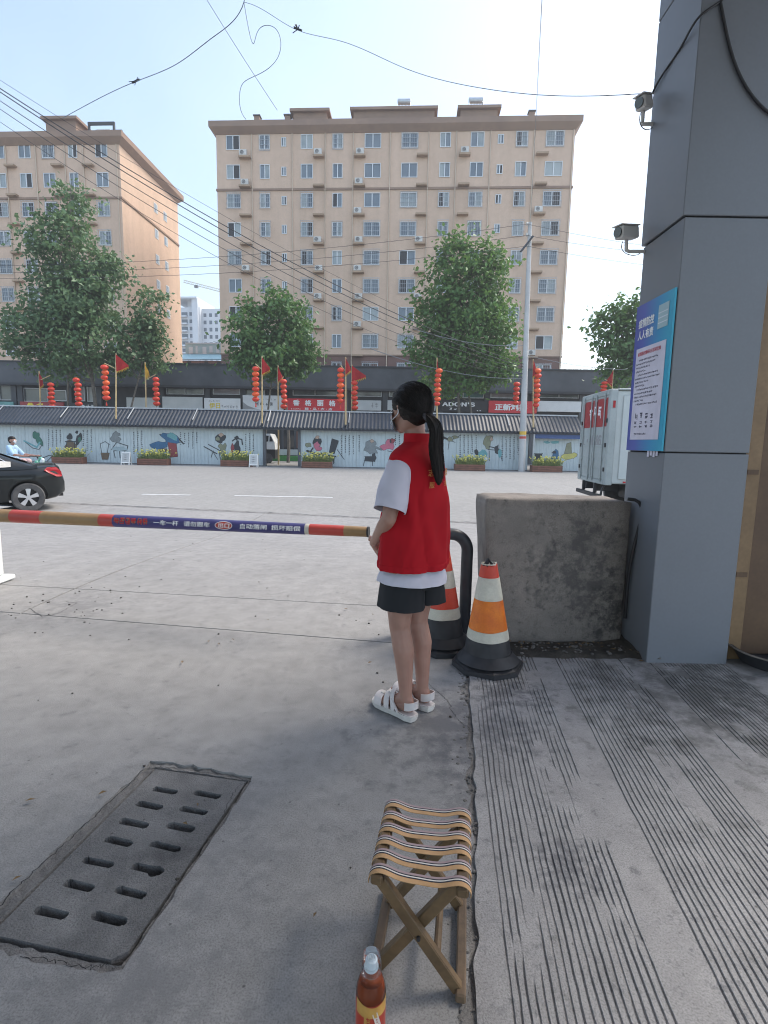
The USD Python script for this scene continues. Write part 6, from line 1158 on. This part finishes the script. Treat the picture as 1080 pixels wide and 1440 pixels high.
for s in (-1, 1):
    S0_, S1_ = V(s * .112, -.012, 1.272), (V(-.205, -.022, 1.048) if s < 0 else V(.160, .045, 1.055)); d = (S1_ - S0_) / np.linalg.norm(S1_ - S0_); N1 = np.cross(d, V(0, 1, 0)); N1 /= np.linalg.norm(N1); N2 = np.cross(d, N1); R = []
    for t in np.linspace(0, 1, 16):
        c = S0_ + (S1_ - S0_) * t; r1, r2 = np.interp(t, [0, .15, .35, 1], [.044, .056, .064, .068]), np.interp(t, [0, .15, .35, 1], [.062, .070, .075, .080]); a = np.linspace(0, 2 * PI, 40, False)
        kk = 1 + .05 * np.sin(a * 3 + t * 6 + s) * t + .03 * np.sin(a * 5 + t * 11); R.append(c + (np.cos(a) * r1 * kk)[:, None] * N1 + (np.sin(a) * r2 * kk)[:, None] * N2)
    R.append(R[-1] * .97 + (S1_ + d * .004) * .03); R.append(R[-2] * .93 + S1_ * .07 - d * .02); part(wo, 'sleeve', loft(R, cap=False), 'tee_white', smooth=True)
sh_ = [cloth(dense([(.566, s * .087, -.006, .100, .118, .9), (.61, s * .084, -.006, .097, .116, .8), (.68, s * .078, -.006, .088, .114, .5), (.74, s * .072, -.008, .082, .110, .4)], 4), n=48, amp=.009, seed=5 + s, closed_top=False) for s in (-1, 1)] + [cloth(dense([(.662, 0, -.006, .158, .124, .6), (.72, 0, -.008, .160, .124, .5), (.80, 0, -.01, .152, .118, .4)], 4), amp=.006, seed=9)]
sh_ += [cloth([(.567, s * .087, -.006, .0995, .1175, .9), (.5675, s * .087, -.006, .092, .110, .9), (.60, s * .086, -.006, .090, .108, .8)], n=48, amp=.009, seed=5 + s) for s in (-1, 1)]
part(wo, 'shorts', sh_, 'shorts_black', smooth=True)
# hair: a cap drawn back to a low tail
hm = trimesh.creation.icosphere(5, 1.); v = hm.vertices.copy(); P = v * np.where(v[:, 1:2] > 0, V(.0935, .123, .103), V(.0935, .108, .103)) + V(0, -.012, 1.537)
low = np.clip((1.53 - P[:, 2]) / .12, 0, 1); P[:, 0] *= 1 - .38 * low ** 1.5; P[:, 1] += -.012 * low * (v[:, 1] < 0) - .018 * low * (v[:, 1] < 0)
front = (v[:, 1] > .18) & (v[:, 2] < .62); fk = np.clip((v[:, 1] - .40) / .2, 0, 1) * np.clip((.36 - v[:, 2]) / .2, 0, 1) + np.clip((v[:, 1] - .02) / .15, 0, 1) * np.clip((-.28 - v[:, 2]) / .15, 0, 1); fk = np.clip(fk, 0, 1); P = P * (1 - .40 * fk[:, None]) + V(0, -.02, 1.53) * (.40 * fk[:, None])
dirs = np.arctan2(v[:, 0], v[:, 2] + .3); P += v * (+.0007 * np.sin(dirs * 46) + .004 * (np.array([meshkit.noise(q * 6) for q in v]) - .5))[:, None]
hr_ = part(wo, 'hair', Hm(trimesh.Trimesh(P, hm.faces, process=False)), 'hair', smooth=True)
HS = []; rz = np.random.default_rng(14); tie = V(.004, -.120, 1.472)
for _ in range(420):
    u = rz.normal(size=3); u[1] = u[1] * .8 + .1; u[2] = abs(u[2]) * .9 + .05; u /= np.linalg.norm(u)
    if u[1] > .3: continue
    w = (tie - V(0, -.012, 1.537)) / V(.0935, .108, .103); w /= np.linalg.norm(w); Q = []
    for t in np.linspace(0, rz.uniform(.5, 1.), 10):
        q = u * (1 - t) + w * t + V(rz.normal(0, .006), rz.normal(0, .006), 0); q /= np.linalg.norm(q); k = 1.012 + .012 * rz.random(); p_ = q * k * V(.0935, .108, .103) + V(0, -.012, 1.537); lw = np.clip((1.53 - p_[2]) / .12, 0, 1); p_[0] *= 1 - .38 * lw ** 1.5; p_[1] += -.030 * lw * (q[1] < 0); Q.append(p_)
    HS.append(Hm(tube(spline(Q, 14), np.linspace(.0011, .0005, 14), 4)))
part(hr_, 'strands', HS, 'hair', kind='stuff')
part(wo, 'hair_tie', rot(tube([(.024 * cos(a), .024 * sin(a), 0) for a in np.linspace(0, 2 * PI, 25)], .008, 8), 55, (1, 0, 0)).apply_translation(tuple(H((.004, -.122, 1.470)))), 'tie_dark', smooth=True)
TP = spline([tuple(H((.003, -.105, 1.478))), tuple(H((.004, -.136, 1.464))), (-.040, -.150, 1.42), (-.038, -.152, 1.35), (-.034, -.160, 1.27), (-.028, -.166, 1.205), (-.026, -.166, 1.165)], 40); tr_ = np.interp(np.linspace(0, 1, 40), [0, .08, .2, .5, .8, .95, 1], [.022, .024, .034, .037, .030, .018, .006])
T_, N_2, B_ = frames(TP); a = np.linspace(0, 2 * PI, 48, False); R = [TP[i] + tr_[i] * (1 + .06 * np.sin(a * 9 + i * .08) + .05 * np.sin(a * 17 - i * .05))[:, None] * (np.cos(a)[:, None] * N_2[i] * .72 + np.sin(a)[:, None] * B_[i]) for i in range(40)]
pt_ = part(wo, 'ponytail', loft(R), 'hair', smooth=True)
rh_ = np.random.default_rng(6); ST = []
for _ in range(70):
    a0 = rh_.uniform(0, 6.28); k0 = rh_.integers(2, 14); k1 = rh_.integers(30, 40); off = rh_.normal(0, .003, 3); Q = [TP[i] + tr_[i] * (1.03 + .12 * rh_.random() * (i - k0) / 40) * (cos(a0) * N_2[i] * .72 + sin(a0) * B_[i]) + off * (i - k0) / 30 for i in range(k0, k1)]
    if len(Q) > 4: ST.append(tube(np.array(Q), np.linspace(.0013, .0005, len(Q)), 4))
part(pt_, 'strands', ST, 'hair', kind='stuff')
# mask with ear loops
mk = [];
for z, y, w_m in ((1.512, .098, .030), (1.500, .108, .048), (1.475, .112, .062), (1.450, .105, .060), (1.428, .092, .048), (1.414, .080, .034)):
    mk.append([(x, y + .004 - 11.5 * x * x, z - .10 * abs(x)) for x in np.linspace(-w_m - .014, w_m + .014, 17)])
mk = np.array(mk); n1, n2 = mk.shape[:2]; v2 = np.vstack([mk.reshape(-1, 3), mk.reshape(-1, 3) - V(0, .002, 0)]); F = [q for i in range(n1 - 1) for j in range(n2 - 1) for b0 in [i * n2 + j] for q in ((b0, b0 + n2, b0 + n2 + 1), (b0, b0 + n2 + 1, b0 + 1), (b0 + n1 * n2, b0 + n1 * n2 + n2 + 1, b0 + n1 * n2 + n2), (b0 + n1 * n2, b0 + n1 * n2 + 1, b0 + n1 * n2 + n2 + 1))]
mp = part(wo, 'face_mask', Hm(trimesh.Trimesh(v2, np.array(F)[:, ::-1], process=False)), 'mask_white', smooth=True)
part(mp, 'ear_loop', [Hm(tube(spline([(s * .060, .085, 1.497), (s * .078, .045, 1.512), (s * .086, .0, 1.520), (s * .085, -.012, 1.505), (s * .078, .02, 1.475), (s * .060, .070, 1.440)], 24), .0022, 5)) for s in (-1, 1)], 'mask_white')
part(wo, 'eye', [Hm(moved(trimesh.creation.icosphere(2, .0105), (s * .029, .083, 1.521))) for s in (-1, 1)], 'black_plastic', smooth=True)
# printing on the back of the vest
for c, x, z, h in (('志', -.055, 1.205, .034), ('愿', .062, 1.205, .034), ('服', -.05, 1.15, .028), ('务', .058, 1.155, .028)):
    m, W = lettering(c, h, .001, 0); q = m.vertices; xx = x + q[:, 0] - W / 2; yb_ = -.012 - .138 * np.sqrt(np.clip(1 - (xx / .17) ** 2, 0, 1)); m.vertices = np.stack([xx, yb_ + q[:, 1] - .0015, z + q[:, 2]], 1); part(wo, 'vest_print', m, 'print_gold')
# sandals
def sandal(s):
    out = Polygon([(.000, -.098), (.026, -.092), (.035, -.06), (.031, -.01), (.036, .05), (.045, .10), (.043, .14), (.028, .170), (.004, .178), (-.020, .165), (-.033, .135), (-.036, .09), (-.031, .04), (-.030, -.02), (-.034, -.06), (-.025, -.092)]).buffer(.004, 6)
    cx = s * .070
    fl = lambda S: affinity.translate(affinity.scale(S, -s, 1, origin=(0, 0)), cx, 0)
    so = part(wo, 'sandal', [moved(poly(fl(out.buffer(-.002)), .012), (0, 0, 0)), moved(poly(fl(out.buffer(.0015)), .016), (0, 0, .0121))], 'sole_white')
    part(so, 'footbed', moved(poly(fl(out.buffer(-.004)), .003), (0, 0, .0282)), 'sandal_white')
    def band(y0, hgt, w, wd=.041, lean=0.): A = np.linspace(-.15, PI + .15, 22); P = np.array([(cx + wd * cos(a), y0 + lean * sin(a), .030 + hgt * max(0, sin(a)) ** .75) for a in A]); T, N, Bv = frames(P); return loft([np.array([P[i] + V(0, b * w / 2, 0) * 1. + (P[i] - V(cx, P[i][1], .03)) / (np.linalg.norm(P[i] - V(cx, P[i][1], .03)) + 1e-6) * a for a, b in ((0, -1), (0, 1), (.004, 1), (.004, -1))]) for i in range(len(P))])
    part(so, 'strap', band(.105, .046, .046, .046, .012), 'sandal_white', smooth=40); part(so, 'strap', band(.052, .068, .032, .041, .012), 'sandal_white', smooth=40); part(so, 'strap', band(.012, .088, .024, .038, .022), 'sandal_white', smooth=40)
    part(so, 'buckle', [cb(cx - s * .0 - .014, cx + .014, .095, .118, .078, .084, .002), cb(cx - .012, cx + .012, .050, .068, .100, .106, .002)], 'sole_white')
    A = np.linspace(-PI * .98, -.02, 26); P = np.array([(cx - s * .004 + .036 * cos(a), -.052 + .052 * sin(a), .072 + .012 * abs(sin(a)) ** 2) for a in A]); part(so, 'heel_strap', loft([np.array([P[i] + V(0, 0, b * .019) + (P[i] - V(cx, -.03, P[i][2])) / np.linalg.norm(P[i] - V(cx, -.03, P[i][2])) * a for a, b in ((0, -1), (0, 1), (.004, 1), (.004, -1))]) for i in range(len(P))]), 'sandal_white', smooth=40)
    part(so, 'side_strap', [tube([(cx + e * .037, -.02, .03), (cx + e * .038, .004, .062), (cx + e * .034, .03, .085)], .007, 6) for e in (-1, 1)], 'sandal_white', smooth=True)
for s in (-1, 1): sandal(s)

# ================================================================== RIDER AND SCOOTER BEYOND THE CAR
RL_ = AY(30, 622, 17.5); RL_[2] = -.35
sc = thing('scooter', 'teal and white motor scooter beyond the black car', 'scooter', RL_)
part(sc, 'body', [flesh([((-.75, 0, .62), .13, (-.25, 0, .58), .14), ((-.75, 0, .62), .10, (-.95, 0, .70), .06), ((-.25, 0, .55), .12, (.0, 0, .30), .10)], .03, 8)], 'white_paint', smooth=True); part(sc, 'floor_board', cb(-.15, .42, -.16, .16, .27, .33, .02), 'black_plastic'); part(sc, 'front_shield', flesh([((.42, -.12, .35), .05, (.56, -.16, .85), .06), ((.42, .12, .35), .05, (.56, .16, .85), .06), ((.45, 0, .35), .06, (.60, 0, .95), .07)], .03, 8), 'scooter_teal', smooth=True)
part(sc, 'seat', flesh([((-.75, -.05, .76), .07, (-.15, -.04, .74), .07), ((-.75, .05, .76), .07, (-.15, .04, .74), .07)], .03, 8), 'black_plastic', smooth=True); part(sc, 'handlebar', [tube([(.56, 0, .9), (.50, 0, 1.02)], .03, 8), tube([(.42, -.32, 1.04), (.50, -.1, 1.03), (.50, .1, 1.03), (.42, .32, 1.04)], .018, 8)], 'black_plastic'); part(sc, 'headlamp', flesh([((.66, 0, .92), .06, (.63, 0, .86), .07)], .02, 4), 'cap_white', smooth=True); part(sc, 'front_basket', [cb(.68, .95, -.16, .16, .60, .62, .005), cb(.93, .95, -.16, .16, .62, .80, .005), cb(.68, .95, -.16, -.145, .62, .80, .003), cb(.68, .95, .145, .16, .62, .80, .003)], 'scooter_teal')
for x in (-.62, .72): part(sc, 'wheel', rot(lathe([(.10, -.04), (.19, -.05), (.22, -.02), (.22, .02), (.19, .05), (.10, .04)], n=28), 90, (1, 0, 0)).apply_translation((x, 0, .22)), 'tyre', smooth=40)
part(sc, 'fork', [tube([(.58, s * .05, .85), (.72, s * .06, .22)], .018, 6) for s in (-1, 1)], 'bar_steel'); part(sc, 'front_mudguard', tube([(.72 + .26 * cos(a), 0, .22 + .26 * sin(a)) for a in np.linspace(.2, 2.6, 10)], .05, 8), 'scooter_teal', smooth=True)
rd = thing('person', 'masked rider in a pale blue shirt and pink trousers sitting on the scooter', 'rider', RL_ + V(-.3, 0, .80))
bones = []
for s in (-1, 1):
    B((0, s * .09, .05), .10, (.42, s * .13, .06), .075); B((.42, s * .13, .06), .065, (.36, s * .13, -.36), .045); B((.36, s * .13, -.36), .042, (.36, s * .13, -.42), .035); B((.33, s * .13, -.425), .036, (.50, s * .13, -.435), .030)
    B((-.02, s * .16, .52), .055, (.16, s * .24, .28), .045); B((.16, s * .24, .28), .042, (.55, s * .28, .24), .030); B((.55, s * .28, .24), .03, (.68, s * .28, .245), .028)
    for k in range(4): B((.67, s * (.25 + .02 * k), .262), .011, (.71, s * (.25 + .02 * k), .245), .010); B((.71, s * (.25 + .02 * k), .245), .010, (.705, s * (.25 + .02 * k), .215), .009)
    B((.64, s * .24, .25), .013, (.70, s * .225, .235), .011)
B((0, -.08, .06), .11, (0, .08, .06), .11); B((0, 0, .08), .14, (-.03, 0, .35), .13); B((-.03, -.07, .38), .10, (-.02, -.10, .50), .085); B((-.03, .07, .38), .10, (-.02, .10, .50), .085); B((-.02, -.1, .5), .08, (-.02, .1, .5), .08); B((-.02, 0, .55), .055, (.0, 0, .66), .05); B((0, 0, .76), .095, (.035, 0, .74), .085); B((.04, 0, .72), .07, (.06, 0, .66), .045); B((.12, 0, .73), .012, (.128, 0, .70), .012)
for s in (-1, 1): B((.0, s * .088, .73), .018, (.0, s * .09, .71), .014)
part(rd, 'body', flesh(bones, .022, 8), 'skin', smooth=True)
hb = []; bones, keep = hb, bones
hb += [((0, 0, .10), .155, (-.03, 0, .35), .145), ((-.03, -.07, .36), .12, (-.02, -.10, .50), .10), ((-.03, .07, .36), .12, (-.02, .10, .50), .10), ((-.02, -.1, .51), .09, (-.02, .1, .51), .09)] + [((-.02, s * .16, .52), .075, (.15, s * .235, .30), .068) for s in (-1, 1)]
part(rd, 'shirt', flesh(hb, .025, 8), 'shirt_blue', smooth=True)
part(rd, 'trousers', flesh([((0, s * .09, .05), .115, (.42, s * .13, .06), .092) for s in (-1, 1)] + [((.42, s * .13, .06), .085, (.36, s * .13, -.34), .065) for s in (-1, 1)] + [((0, -.08, .06), .13, (0, .08, .06), .13)], .025, 8), 'trouser_pink', smooth=True)
part(rd, 'hair', flesh([((-.025, 0, .785), .098, (.01, 0, .79), .092), ((-.05, 0, .76), .08, (-.05, 0, .70), .06)], .02, 6), 'hair', smooth=True); part(rd, 'face_mask', flesh([((.085, -.025, .715), .042, (.085, .025, .715), .042), ((.09, 0, .70), .042, (.075, 0, .665), .035)], .015, 5), 'cap_white', smooth=True); part(rd, 'shoe', [flesh([((.32, s * .13, -.435), .045, (.50, s * .13, -.445), .038)], .02, 5) for s in (-1, 1)], 'white_paint', smooth=True)

# ------------------------------------------------------------------ air
MATS['haze_air'] = usdkit.material(stage, '/World/Looks/haze_air', {'v': ('principled_volume', {'color': (.92, .95, 1.), 'density': .0008, 'anisotropy': .35})}, volume='v.volume')
solo('haze', bx(-520, 520, -80, 660, -2.2, 60), 'haze_air', kind='stuff')
